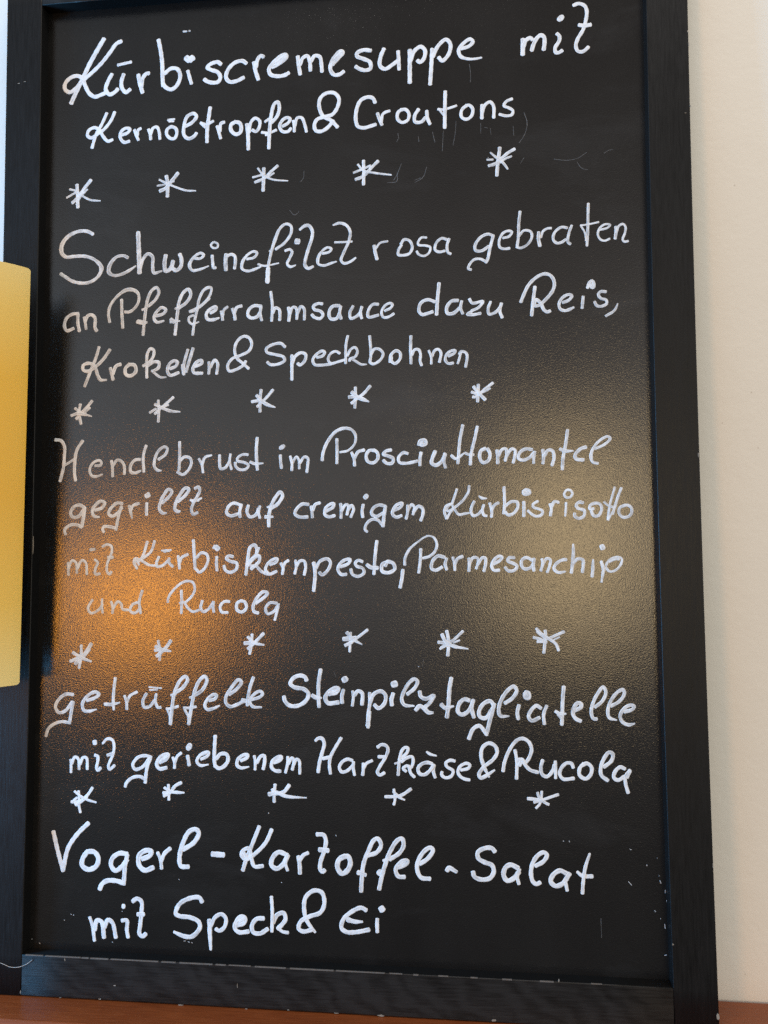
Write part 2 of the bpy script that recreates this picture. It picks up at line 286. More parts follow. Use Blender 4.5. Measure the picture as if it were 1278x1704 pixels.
('word','word gebraten',0.9,"1430 6628 27 1377 6648 27 1312 6620 27 1265 6551 27 1270 6506 27 1321 6500 27 1386 6539 27/1425 6631 27 1396 6522 27 1374 6424 27 1357 6392 27/1357 6401 23 1309 6427 23 1256 6424 23 1215 6382 23 1203 6344 23 1228 6334 23/1510 6605 23 1563 6618 23 1588 6656 23 1559 6668 23 1510 6649 23 1477 6584 23 1482 6523 23 1524 6507 23 1567 6511 23/1662 6838 25 1650 6737 25 1643 6605 25 1630 6514 25/1648 6615 23 1693 6663 23 1751 6650 23 1760 6599 23 1720 6535 23 1661 6508 23 1637 6514 23/1820 6642 30 1818 6576 30 1829 6517 30/1838 6595 21 1859 6650 21 1898 6673 21 1929 6673 21/2068 6669 24 2015 6677 24 1956 6630 24 1945 6569 24 1973 6538 24 2012 6541 24 2053 6566 24/2105 6688 24 2081 6623 24 2070 6543 24 2091 6522 24/2251 6877 24 2247 6776 24 2241 6635 24 2231 6500 24/2179 6684 16 2247 6690 16 2336 6706 16/2184 6678 16 2216 6616 16 2224 6545 16/2342 6635 19 2409 6651 19 2432 6675 19 2391 6683 19 2342 6650 19 2326 6595 19 2349 6549 19 2387 6537 19 2426 6553 19/2481 6658 26 2480 6603 26 2472 6551 26/2484 6602 20 2505 6662 20 2543 6678 20 2562 6649 20 2556 6599 20 2535 6540 20 2549 6522 20 2581 6525 20"),
('word','word an',0.9,"-2407 6084 31 -2466 6081 31 -2525 6042 31 -2542 5968 31 -2517 5926 31 -2452 5947 31/-2412 6079 31 -2411 5997 31 -2394 5916 31/-2352 6047 27 -2339 5995 27 -2330 5934 27/-2340 6006 31 -2317 6057 31 -2281 6068 31 -2245 6037 31 -2243 5945 31 -2225 5913 31"),
('word','word Pfefferrahmsauce',0.9,"-2102 5991 27 -2115 6067 27 -2098 6147 27 -2029 6236 27 -1947 6288 35 -1876 6285 35 -1829 6245 27 -1828 6170 26 -1874 6103 27 -1920 6080 27 -1958 6083 27/-1990 6200 29 -1985 6073 29 -1975 5932 29/-1733 6126 29 -1664 6186 29 -1632 6254 29 -1653 6298 29 -1700 6274 29 -1740 6189 29 -1756 6098 29 -1769 5973 29 -1779 5859 29/-1791 6094 22 -1756 6107 22/-1837 5987 35 -1799 5974 35 -1760 5972 35/-1825 5996 22 -1743 5974 22/-1656 6031 29 -1586 6051 29 -1563 6085 29 -1599 6109 29 -1645 6077 29 -1676 6015 29 -1649 5974 29 -1580 5983 18/-1441 6097 31 -1366 6151 31 -1329 6218 31 -1350 6270 31 -1396 6244 31 -1436 6165 31 -1450 6075 31 -1463 5961 31 -1474 5850 31/-1476 6093 20 -1447 6103 20/-1516 5997 35 -1481 5967 35/-1521 5969 22 -1429 5977 13/-1153 6176 28 -1245 6100 28 -1337 6059 28/-1337 6056 20 -1290 6062 20/-1148 6279 26 -1200 6258 26 -1245 6180 26 -1265 6078 26 -1290 5966 26 -1306 5841 26/-1302 6025 22 -1342 6008 22 -1342 5968 22 -1312 5944 22 -1249 5962 13/-1250 6095 24 -1187 6149 24 -1141 6221 24 -1136 6272 24 -1170 6280 24 -1222 6236 24 -1250 6169 24/-1140 6039 30 -1088 6071 30 -1088 6094 30 -1140 6079 30 -1180 6030 30 -1168 5984 30 -1116 5976 30 -1059 5991 17/-1042 6052 26 -1031 6012 26 -1025 5969 26/-1025 6012 26 -1014 6063 26 -980 6090 26/-934 6071 30 -916 6019 30 -908 5968 30/-916 6030 30 -894 6080 30 -848 6093 30/-666 6082 30 -729 6091 30 -780 6059 30 -791 6008 30 -762 5979 30 -706 5988 30 -683 6021 30/-670 6077 28 -677 6010 28 -662 5953 28/-579 6214 26 -564 6084 26 -570 5943 26/-558 6016 28 -536 6062 28 -502 6048 28 -493 5991 28 -496 5948 28/-414 6061 30 -406 5999 30 -412 5937 30/-401 5999 26 -378 6059 26 -350 6058 26 -336 6007 26 -339 5951 26/-328 6007 26 -300 6067 26 -272 6044 26 -268 5982 26 -268 5943 26/-104 6082 28 -143 6087 28 -188 6063 28 -177 6034 28 -121 6015 28 -99 5981 28 -126 5949 28 -177 5962 28 -201 5988 28/52 6059 30 -9 6056 30 -43 6007 30 -32 5945 30 24 5943 30 52 5992 30/63 6053 27 52 5992 27 66 5938 27/174 6051 27 145 5988 27 154 5939 27 212 5960 27 243 5997 27/253 6041 27 240 5984 27 252 5935 27/402 6057 27 352 6057 27 311 6001 27 313 5945 27 402 5959 27/459 5995 24 510 6018 24 529 6049 24 504 6063 24 459 6039 24 430 5983 24 446 5938 24 490 5938 24 541 5966 24"),
('word','word dazu',0.9,"905 6059 29 843 6081 29 780 6052 29 764 5982 29 792 5949 29 842 5958 29 886 5971 29/944 6226 31 930 6096 31 919 5942 31/1110 6063 31 1054 6059 31 1010 6004 31 1016 5951 31 1066 5949 31 1122 5993 31/1141 6056 26 1131 5993 26 1150 5942 26/1209 6072 26 1234 6033 26 1326 6044 26 1289 5993 26 1227 5964 26/1226 5957 26 1189 5934 26 1232 5929 26 1306 5939 26/1394 6039 26 1372 5977 26 1380 5929 26 1435 5943 26 1473 5985 26/1488 6022 28 1472 5954 28 1493 5894 28"),
('word','word Reis with its comma',0.9,"1655 6025 29 1679 6084 29 1725 6174 29 1788 6236 29 1860 6268 29 1913 6253 29 1946 6192 29 1933 6119 29 1874 6044 29 1811 5991 29 1775 5988 29 1785 6043 29 1824 6013 29 1854 5948 29 1881 5929 29 1907 5937 29/1780 6158 29 1763 6044 29 1747 5902 29/2015 6006 27 2068 6026 27 2093 6062 27 2069 6075 27 2016 6051 27 1984 5998 27 1992 5952 27 2031 5934 27 2075 5944 27 2109 5961 19/2190 6053 26 2184 5999 26 2179 5949 26/2228 6125 26 2243 6170 26 2269 6187 26 2284 6159 26 2277 6127 26 2255 6137 26 2264 6160 26/2385 6086 25 2337 6088 25 2319 6061 25 2340 6029 25 2384 6013 25 2387 5981 25 2347 5960 25 2304 5966 25 2285 6002 25/2480 5977 12 2451 5919 22 2376 5872 22"),
('word','word Krokellen',0.9,"-2201 5763 29 -2231 5659 29 -2280 5537 29 -2335 5397 29/-2095 5734 31 -2155 5650 31 -2230 5579 31 -2306 5538 31 -2351 5552 31 -2351 5595 31 -2294 5612 31 -2243 5585 31 -2209 5498 31 -2183 5454 31 -2123 5452 17/-2090 5562 31 -2076 5506 31 -2060 5450 31/-2063 5506 33 -2033 5578 33 -1989 5593 33/-1913 5584 33 -1944 5551 33 -1937 5496 33 -1892 5482 33 -1843 5523 33 -1856 5579 33 -1913 5589 33/-1774 5570 28 -1712 5605 28 -1675 5665 28 -1675 5714 28 -1707 5727 28 -1735 5679 28 -1739 5557 28 -1737 5459 28/-1730 5569 31 -1674 5604 31 -1624 5596 31 -1629 5547 31 -1685 5518 24/-1692 5525 24 -1648 5487 23 -1610 5461 23 -1554 5459 14/-1517 5537 30 -1461 5560 30 -1449 5596 30 -1480 5609 30 -1524 5580 30 -1542 5514 30 -1516 5476 30 -1436 5498 30/-1399 5568 33 -1388 5485 33/-1351 5709 28 -1387 5570 28 -1386 5478 28/-1301 5719 30 -1343 5580 30 -1367 5502 30/-1287 5548 30 -1219 5576 30 -1219 5601 30 -1257 5596 30 -1299 5543 30 -1293 5494 30 -1212 5485 30/-1151 5586 28 -1148 5526 28 -1153 5477 28/-1139 5537 28 -1096 5603 28 -1071 5572 28 -1079 5475 28"),
('word','ampersand after Krokellen',0.9,"-781 5514 27 -841 5569 27 -890 5614 27 -912 5685 27 -891 5766 27 -831 5812 27 -776 5794 27 -754 5734 27 -781 5675 27 -852 5640 27 -934 5610 27 -977 5547 27 -961 5498 27 -906 5507 27 -830 5547 27 -808 5584 27"),
('word','word Speckbohnen',0.9,"-445 5701 27 -483 5735 27 -559 5727 27 -618 5691 27 -613 5659 27 -537 5635 27 -461 5611 27 -450 5578 27 -504 5548 27 -580 5545 27 -610 5569 27/-383 5624 29 -383 5517 29 -383 5399 28/-380 5544 29 -353 5612 29 -299 5643 29 -257 5625 28 -267 5567 28 -310 5531 28 -330 5547 29/-155 5595 26 -101 5609 26 -83 5640 26 -107 5652 26 -160 5622 26 -192 5575 26 -176 5532 26 -117 5524 26 -22 5532 26/53 5625 24 16 5645 24 -32 5623 24 -53 5570 24 -27 5537 24 32 5548 24 95 5565 24/126 5782 24 109 5703 24 106 5533 24/122 5601 24 154 5659 24 191 5674 24 212 5636 24 191 5589 24 143 5569 24 143 5553 24/148 5579 22 201 5546 22 243 5520 22 294 5518 12/322 5774 25 328 5707 25 332 5600 25 322 5533 25/332 5600 25 363 5652 25 407 5651 25 442 5609 25 415 5552 25 353 5519 25 325 5533 25/503 5532 27 512 5594 27 557 5632 27 592 5613 27 591 5555 27 547 5517 27 516 5540 27 517 5576 27/691 5760 27 687 5659 27 690 5512 27/697 5587 25 723 5635 25 758 5634 25 774 5594 25 770 5532 25 783 5492 25/847 5622 22 867 5573 22 869 5502 22/875 5572 25 902 5624 25 932 5632 25 954 5601 25 940 5517 25/1019 5568 25 1071 5592 25 1080 5614 25 1049 5615 25 1006 5586 25 992 5533 25 1018 5502 25 1061 5505 25/1114 5582 25 1131 5603 25 1166 5598 25 1183 5571 25 1169 5466 25/1127 5586 22 1113 5538 22 1100 5499 22"),
('star','star in the second row, first',0.9,"-2373 5231 29 -2383 5174 29 -2382 5132 29 -2364 5047 28/-2259 5260 28 -2312 5198 28 -2371 5142 29 -2409 5095 29/-2279 5197 22 -2339 5146 22/-2459 5128 29 -2382 5153 29/-2424 5196 24 -2360 5147 24 -2262 5116 14/-2404 5143 31 -2317 5135 31"),
('star','star with long tail in the second row, second',0.9,"-1627 5248 26 -1620 5164 26 -1624 5050 26/-1483 5273 26 -1552 5214 26 -1615 5164 26 -1657 5123 26/-1530 5203 20 -1594 5179 20/-1706 5135 24 -1647 5170 24/-1658 5212 28 -1594 5179 28 -1508 5146 28 -1418 5136 12"),
('star','star in the second row, third',0.9,"-665 5317 28 -675 5225 27 -674 5117 27/-556 5314 27 -612 5249 27 -700 5164 27/-751 5211 29 -680 5220 29/-706 5267 31 -659 5214 31 -597 5176 31 -535 5154 12"),
('star','star in the second row, fourth',0.9,"192 5314 27 192 5231 27 187 5130 27/326 5323 27 263 5254 27 202 5210 27 157 5171 27/133 5228 33 202 5236 33/160 5272 35 212 5225 35 263 5204 35 313 5182 13"),
('star','star in the second row, fifth',0.9,"1277 5307 27 1276 5247 27 1269 5156 27/1404 5318 25 1350 5278 25 1301 5238 25 1251 5198 25 1227 5199 25/1380 5271 18 1333 5245 18 1292 5230 18/1219 5242 27 1260 5227 27/1236 5290 29 1268 5247 29 1304 5205 29 1336 5171 29"),
('word','word Hendlbrust',0.9,"-2612 4906 30 -2555 4896 30 -2520 4841 30 -2520 4743 30 -2527 4645 30 -2557 4520 30/-2344 4892 30 -2399 4806 30 -2417 4697 30 -2418 4589 30 -2406 4523 30/-2516 4666 23 -2426 4719 23/-2221 4656 25 -2165 4665 25 -2165 4698 25 -2205 4704 25 -2255 4667 25 -2271 4608 25 -2248 4564 25 -2208 4558 25 -2147 4578 13/-2064 4701 27 -2054 4636 27 -2051 4555 27/-2047 4658 27 -2008 4706 27 -1963 4689 27 -1940 4645 27 -1939 4575 27/-1790 4707 29 -1840 4702 29 -1879 4655 29 -1878 4595 29 -1839 4584 29 -1783 4604 19/-1736 4835 27 -1762 4739 27 -1755 4593 27/-1618 4704 27 -1552 4751 27 -1536 4804 27 -1563 4819 27 -1618 4784 27 -1651 4715 27 -1656 4640 27 -1627 4607 27 -1589 4601 14/-1420 4861 27 -1419 4732 27 -1423 4603 27/-1413 4689 27 -1375 4722 27 -1325 4714 27 -1308 4671 27 -1335 4602 27 -1390 4562 27 -1439 4588 27/-1239 4703 24 -1212 4653 24 -1198 4576 24/-1207 4648 26 -1181 4714 26 -1119 4733 18/-1045 4732 28 -1045 4660 28 -1034 4609 27 -992 4618 27 -956 4669 27/-946 4740 24 -953 4669 24 -935 4602 24/-784 4732 25 -836 4733 25 -883 4698 25 -878 4677 25 -815 4661 25 -779 4635 25 -805 4600 25 -867 4601 25 -900 4637 25 -899 4663 25/-700 4883 29 -707 4776 29 -701 4644 29 -696 4593 29/-763 4665 27 -722 4649 27 -644 4651 12/-474 4797 58 -469 4789 58/-487 4721 27 -484 4660 27 -476 4604 27/-397 4709 25 -382 4648 25 -382 4582 25/-377 4648 23 -341 4703 23 -320 4677 23 -315 4596 23/-310 4646 25 -269 4701 25 -238 4690 25 -239 4625 25 -247 4564 25"),
('word','word Prosciuttomantel',0.9,"-108 4667 29 -102 4727 29 -64 4825 29 14 4922 29 91 4950 29 156 4935 25 191 4885 25 183 4808 21 123 4750 21 52 4737 21/24 4856 27 26 4746 27 24 4637 27/156 4733 27 177 4678 27 183 4613 27/183 4683 29 216 4737 29 270 4752 29/363 4745 29 314 4746 29 286 4698 29 303 4648 29 351 4637 29 390 4674 29 384 4728 29 352 4751 29/509 4747 29 460 4737 29 439 4711 29 482 4694 29 525 4671 29 519 4633 29 471 4629 29 438 4657 29/655 4712 27 617 4721 27 574 4681 27 579 4638 27 632 4626 27 740 4645 27/771 4720 29 762 4667 29 761 4607 29/752 4785 29 763 4823 29 806 4827 29 816 4795 29 773 4785 29 784 4812 29/896 4728 33 869 4664 33 863 4627 33 900 4605 33 954 4641 33 981 4705 33/984 4700 28 970 4641 28 985 4582 28/1138 4952 28 1111 4819 28 1098 4681 28 1092 4617 28/1035 4688 26 1075 4658 26 1150 4708 15/1264 4937 28 1237 4816 28 1206 4690 28 1200 4604 28/1155 4708 24 1189 4693 24 1229 4692 24/1332 4745 30 1292 4723 30 1282 4665 30 1308 4621 30 1353 4635 30 1371 4692 30 1349 4742 30/1431 4726 30 1437 4674 30 1436 4611 30/1445 4674 26 1474 4731 26 1508 4736 26 1513 4695 26 1500 4632 26/1512 4672 26 1558 4735 26 1586 4723 26 1580 4660 26 1568 4614 26/1732 4725 28 1676 4732 28 1625 4699 28 1613 4653 28 1652 4635 28 1709 4657 28 1749 4702 28/1755 4708 24 1745 4656 24 1742 4605 24/1822 4723 28 1827 4666 28 1822 4603 28/1832 4666 28 1867 4717 28 1905 4710 28 1916 4653 28 1898 4585 28/2035 4890 28 2018 4776 28 1993 4651 28 1984 4549 28/1967 4726 30 2011 4708 30 2078 4707 15/2189 4738 30 2139 4722 30 2093 4667 30 2104 4636 30 2165 4628 30/2260 4720 23 2344 4758 23 2391 4808 23 2373 4825 23 2312 4798 23 2250 4732 23 2226 4658 30 2241 4607 23 2285 4595 23"),
('word','word gegrillt',0.88,"-2311 4268 31 -2362 4298 31 -2419 4281 31 -2450 4227 31 -2430 4190 31 -2373 4193 31 -2324 4256 31/-2315 4274 33 -2323 4195 33 -2340 4099 33/-2340 4093 28 -2378 4114 28 -2441 4118 28 -2492 4088 28 -2504 4064 28 -2493 4030 28/-2216 4248 30 -2147 4271 30 -2123 4313 30 -2161 4332 30 -2217 4290 30 -2241 4243 30 -2222 4194 30 -2171 4187 16/-1953 4305 30 -2004 4312 30 -2059 4270 30 -2084 4217 30 -2052 4192 30 -1996 4221 30 -1959 4269 30/-1963 4281 28 -1989 4191 28 -2012 4066 28/-2019 4084 28 -2069 4096 28 -2126 4097 28 -2138 4067 28 -2125 4049 28/-1891 4286 28 -1875 4226 28 -1862 4172 16/-1878 4238 28 -1853 4286 28 -1797 4307 28/-1732 4370 46 -1703 4386 46/-1723 4308 30 -1726 4248 30 -1724 4200 30/-1580 4306 30 -1507 4371 30 -1489 4412 30 -1520 4431 30 -1563 4378 30 -1593 4318 30 -1604 4253 30 -1573 4216 30 -1536 4216 16/-1432 4316 30 -1359 4375 30 -1329 4428 30 -1360 4440 30 -1414 4375 30 -1451 4304 30 -1456 4245 30 -1425 4227 30 -1407 4232 18/-1274 4433 28 -1237 4447 28 -1227 4414 28 -1248 4367 28 -1285 4302 28 -1303 4243 28 -1284 4201 28 -1245 4218 27/-1316 4329 21 -1260 4326 21 -1212 4346 21/-1303 4317 16 -1236 4323 16"),
('word','word auf',0.9,"-840 4276 29 -918 4297 29 -964 4262 29 -977 4209 29 -941 4183 29 -871 4200 29/-843 4284 29 -858 4216 29 -852 4170 29/-778 4275 29 -790 4215 29 -762 4172 29 -708 4191 29 -685 4244 29/-672 4266 26 -685 4213 26 -672 4160 26/-577 4242 32 -507 4287 32 -466 4362 32 -488 4389 32 -538 4333 32 -573 4257 32 -589 4182 32 -591 4084 32/-604 4255 20 -569 4265 20/-623 4170 35 -553 4170 20"),
('word','word cremigem',0.9,"-231 4276 29 -285 4281 29 -338 4239 29 -354 4194 29 -315 4167 29 -239 4166 29/-209 4260 26 -201 4208 26 -196 4159 26/-193 4223 29 -170 4275 29 -129 4289 29/-72 4214 29 -11 4250 29 -3 4280 29 -41 4273 29 -79 4236 29 -84 4184 29 -49 4164 29 4 4175 29/57 4279 26 62 4212 26 60 4152 26/65 4212 26 103 4271 26 125 4263 26 113 4181 26/122 4219 26 155 4263 26 173 4233 26 147 4159 26/276 4344 51 288 4333 51/258 4269 28 248 4210 28 254 4157 28/455 4252 28 396 4263 28 343 4231 28 332 4186 28 373 4163 28 433 4192 28/455 4252 31 443 4177 31 432 4074 31/425 4089 25 380 4134 26 328 4134 26 282 4090 26 275 4045 26 293 4030 26/530 4214 28 589 4243 28 602 4275 28 560 4265 28 522 4221 28 518 4177 28 552 4154 28 596 4168 28/649 4257 25 649 4197 25 636 4138 25/649 4205 25 686 4264 25 708 4241 25 696 4175 25/700 4197 28 745 4248 28 782 4225 28 782 4173 28 763 4122 28"),
('word','word Kürbisrisotto',0.9,"1081 4393 22 1056 4319 22 1037 4264 22/1187 4421 22 1181 4369 22 1133 4296 22 1066 4238 22 1004 4202 22 989 4213 22 1000 4239 22 1030 4261 22 1059 4216 22 1095 4171 22 1146 4178 22 1190 4185 14/1026 4264 24 986 4246 24 970 4202 24 988 4136 24/1040 4209 20 1014 4180 20 992 4136 20/1231 4284 25 1209 4243 25 1201 4192 25 1219 4159 25 1263 4173 25 1299 4213 25/1311 4253 24 1299 4206 24 1313 4161 24 1335 4157 24/1268 4331 14 1294 4312 24 1337 4308 12/1362 4267 25 1372 4227 25 1379 4190 25 1375 4146 25/1379 4205 25 1402 4248 25 1438 4270 25/1487 4405 26 1489 4291 26 1488 4233 26 1480 4174 26/1496 4240 26 1547 4276 26 1597 4271 26 1600 4224 26 1560 4173 26 1516 4163 26 1495 4189 26/1649 4362 25 1671 4380 25 1700 4372 25 1706 4350 25 1677 4336 25 1652 4344 25 1649 4362 25/1671 4358 21 1685 4354 21/1653 4274 29 1654 4216 29 1651 4150 29/1773 4279 23 1731 4251 23 1734 4227 23 1782 4210 23 1813 4190 23 1797 4157 23 1749 4150 23 1701 4183 23 1686 4199 23/1874 4253 26 1885 4221 26 1876 4152 26/1889 4229 26 1914 4273 26 1948 4265 26/1994 4337 20 2015 4369 20 2050 4368 20 2065 4340 20 2045 4308 20 2009 4308 20 1994 4333 20/2010 4264 20 2007 4203 20 2001 4147 20/2154 4258 26 2123 4266 26 2095 4242 26 2106 4214 26 2161 4193 26 2156 4145 26 2112 4126 26 2081 4146 26 2079 4170 26/2240 4208 26 2208 4205 26 2209 4233 26 2248 4253 26 2295 4244 26 2306 4200 26 2278 4148 26 2238 4148 26 2220 4185 26/2420 4387 20 2394 4303 20 2369 4215 20 2355 4111 20/2474 4382 23 2445 4310 23 2416 4222 23 2395 4158 23/2373 4215 15 2359 4111 15/2408 4206 15 2359 4107 15/2327 4264 20 2365 4231 20 2420 4214 20/2506 4233 25 2459 4214 26 2450 4166 25 2480 4133 25 2527 4137 25 2555 4172 25 2548 4217 25 2514 4235 25 2486 4229 25"),
('word','word mit below gegrillt',0.93,"-2466 3773 24 -2461 3711 24 -2460 3659 24/-2461 3718 24 -2426 3790 24 -2390 3772 24 -2378 3676 24/-2374 3717 24 -2333 3792 24 -2296 3772 24 -2283 3666 24/-2211 3799 24 -2181 3771 24 -2202 3717 24 -2201 3666 24 -2158 3671 24/-2255 3888 27 -2212 3893 27/-2138 3914 24 -2098 3935 24 -2055 3921 24 -2047 3873 24 -2068 3818 24 -2092 3750 24 -2087 3682 24 -2065 3666 24 -2049 3689 24/-2085 3818 29 -2036 3818 29"),
('word','word Kürbiskernpesto with its comma',0.93,"-1714 3959 26 -1748 3844 26 -1769 3803 26/-1646 3965 24 -1678 3870 24 -1762 3803 24 -1811 3776 24 -1833 3803 24 -1811 3806 24 -1769 3789 24 -1697 3748 24 -1627 3741 18/-1833 3803 26 -1836 3769 26 -1807 3715 26/-1811 3790 21 -1789 3749 21/-1602 3822 26 -1624 3768 26 -1620 3734 26 -1570 3741 26 -1515 3788 26/-1508 3808 26 -1507 3768 26 -1472 3731 26/-1579 3876 16 -1488 3882 16/-1558 3863 13 -1502 3872 13/-1424 3828 26 -1416 3774 26 -1409 3713 26/-1412 3760 26 -1389 3814 26 -1333 3841 26/-1283 3969 29 -1275 3854 29 -1265 3712 29/-1256 3807 26 -1208 3854 26 -1159 3840 26 -1145 3793 26 -1179 3712 26 -1227 3681 26 -1255 3708 26/-1076 3907 47 -1052 3886 47/-1099 3893 21 -1083 3920 21/-1066 3819 26 -1068 3759 26 -1063 3694 26/-916 3818 28 -958 3825 28 -978 3805 28 -944 3778 28 -881 3758 28 -888 3704 28 -943 3678 28 -985 3698 28 -999 3738 28/-705 3816 30 -699 3881 30 -719 3920 30 -759 3901 30 -778 3817 30 -791 3713 30 -798 3655 30/-778 3765 25 -705 3842 25 -679 3894 25/-778 3739 30 -732 3797 30 -679 3823 30 -676 3777 30 -705 3745 30 -751 3707 30/-751 3733 27 -705 3732 27 -658 3687 27 -585 3661 27 -519 3686 27/-579 3745 27 -520 3770 27 -513 3796 27 -553 3790 27 -605 3745 27 -619 3700 27 -592 3667 27/-480 3757 27 -460 3712 27 -467 3660 27/-460 3725 27 -441 3763 27 -412 3782 27/-349 3782 25 -342 3724 25 -355 3663 25/-338 3731 27 -309 3775 27 -270 3775 27 -257 3724 27 -270 3653 27/-185 3762 32 -172 3672 32 -185 3512 32/-165 3711 29 -126 3774 29 -61 3793 29 -35 3761 29 -61 3691 29 -113 3653 29 -133 3675 29/56 3722 29 127 3754 29 140 3786 29 101 3786 29 49 3748 29 32 3697 29 62 3656 29 107 3658 29/250 3766 27 211 3779 27 185 3754 27 198 3728 27 250 3709 27 262 3670 27 211 3639 27 159 3658 27 146 3703 27/377 3948 29 360 3810 29 350 3657 29/288 3740 34 327 3715 34 385 3711 34/468 3765 32 423 3740 32 423 3683 32 480 3670 31 532 3701 31 519 3752 31 468 3769 32/449 3727 27 468 3759 27/604 3694 31 595 3619 31 579 3540 31"),
('word','word Parmesanchip',0.9,"621 3736 24 622 3790 24 658 3866 24 731 3933 17 822 3987 15 876 3973 19 902 3914 24 883 3851 24 838 3811 24 779 3794 24/762 3875 27 757 3780 27 742 3668 27/968 3801 29 910 3813 29 860 3762 29 855 3704 29 891 3690 29 945 3717 29/986 3792 27 972 3743 27 985 3694 27/1039 3801 25 1052 3752 25 1056 3689 25/1057 3743 27 1079 3787 27 1124 3809 27/1177 3791 27 1181 3742 27 1176 3680 27/1181 3742 25 1213 3796 25 1248 3795 25 1257 3760 25 1238 3702 25/1252 3737 27 1293 3795 27 1319 3790 27 1319 3742 27 1304 3679 27/1389 3741 27 1443 3772 27 1461 3799 27 1434 3808 27 1390 3772 27 1371 3724 27 1389 3688 27 1437 3688 27/1566 3794 27 1522 3794 27 1509 3767 27 1557 3745 27 1587 3722 27 1564 3687 27 1512 3683 27 1486 3714 27/1722 3769 27 1668 3795 27 1630 3774 27 1625 3728 27 1650 3698 27 1696 3706 27 1726 3744 27/1731 3786 27 1725 3727 27 1729 3681 27/1797 3782 25 1805 3752 25 1787 3681 25/1805 3735 24 1839 3786 24 1868 3777 24 1863 3726 24 1841 3668 24/2004 3776 27 1967 3772 27 1912 3735 27 1899 3697 27 1932 3667 27 1994 3674 14/2062 3906 17 2063 3835 28 2053 3734 28 2043 3663 28/2061 3742 27 2099 3780 27 2140 3775 27 2143 3725 27 2134 3667 27/2226 3775 16 2222 3700 27 2215 3629 27/2299 3892 43 2310 3867 43/2292 3758 27 2307 3699 27 2292 3583 17/2310 3666 20 2332 3724 20 2361 3770 20 2427 3795 20 2464 3778 20 2454 3732 20 2408 3682 20 2359 3674 20 2331 3708 20/2361 3753 16 2410 3774 16 2443 3774 16"),
('word','word und',0.93,"-2225 3435 24 -2267 3358 24 -2239 3315 24 -2167 3343 24 -2128 3396 24/-2134 3442 22 -2136 3373 22 -2127 3316 22/-2048 3419 24 -2032 3366 24 -2034 3313 24/-2027 3358 24 -1984 3419 24 -1952 3396 24 -1940 3351 24 -1880 3343 24/-1801 3412 25 -1848 3389 25 -1867 3336 25 -1824 3316 25 -1776 3351 25/-1755 3518 25 -1782 3419 25 -1768 3313 25"),
('word','word Rucola below Kürbiskernpesto',0.93,"-1516 3412 23 -1509 3457 23 -1454 3533 23 -1361 3598 23 -1290 3593 23 -1266 3540 23 -1289 3472 23 -1351 3412 23/-1391 3518 26 -1387 3419 26 -1389 3314 26/-1406 3404 23 -1367 3412 23 -1327 3359 23 -1280 3329 23 -1225 3344 23/-1195 3427 26 -1210 3367 26 -1186 3329 26 -1132 3359 26 -1101 3404 26/-1094 3419 26 -1096 3367 26 -1088 3326 26/-946 3419 26 -993 3419 26 -1031 3374 26 -1015 3326 26 -961 3322 26/-838 3427 29 -876 3404 29 -876 3345 29 -830 3327 29 -791 3367 29 -807 3416 29 -846 3427 29/-707 3404 29 -630 3457 29 -600 3494 29 -638 3506 29 -692 3457 29 -730 3382 29 -722 3330 29 -684 3318 29/-515 3405 26 -577 3408 26 -618 3360 26 -599 3312 26 -546 3330 26 -508 3382 26/-500 3397 24 -515 3330 24 -535 3256 24"),
('star','star in the third row, first',0.88,"-2325 3025 27 -2323 2934 27 -2342 2820 27/-2229 3040 33 -2284 2957 33 -2378 2857 33/-2244 2987 24 -2299 2919 24/-2427 2880 30 -2331 2918 30/-2404 2960 30 -2315 2911 30 -2226 2881 18"),
('star','small star in the third row, second',0.86,"-1601 3071 26 -1585 2984 26 -1587 2897 26/-1483 3072 32 -1530 3007 32 -1615 2931 32/-1632 2984 29 -1569 2992 29/-1624 3021 32 -1569 2992 32 -1482 2977 17"),
('star','star in the third row, third',0.9,"-739 3131 26 -746 3034 26 -761 2957 26/-635 3139 29 -716 3057 29 -777 3004 29/-808 3052 34 -731 3057 34/-777 3108 29 -723 3057 29 -631 3038 17"),
('star','star in the third row, fourth',0.9,"141 3150 24 138 3072 24 133 2984 24/292 3175 24 203 3107 24 138 3057 24/78 3093 39 193 3102 39/93 3038 30 153 3067 30/108 3152 30 163 3092 30 242 3048 11"),
('star','star in the third row, fifth',0.9,"979 3168 29 993 3096 29 992 3019 29 986 2956 29/1119 3166 24 1036 3091 24 929 3023 24/1089 3089 16 1036 3067 17/905 3071 29 997 3062 29/919 3014 20 977 3043 20/938 3139 31 968 3077 31 1035 3039 31 1161 3015 11"),
('star','star in the third row, sixth',0.9,"1814 3175 27 1817 3136 27 1809 3058 27 1800 2986 27/1973 3165 25 1909 3137 25 1852 3111 25 1749 3082 25/1934 3119 13 1880 3094 13/1716 3116 25 1774 3100 25 1823 3072 25/1745 3079 20 1795 3079 20/1740 3191 25 1775 3154 25 1845 3104 25 1901 3062 25 1924 3007 25/1740 3164 14 1824 3093 14"),
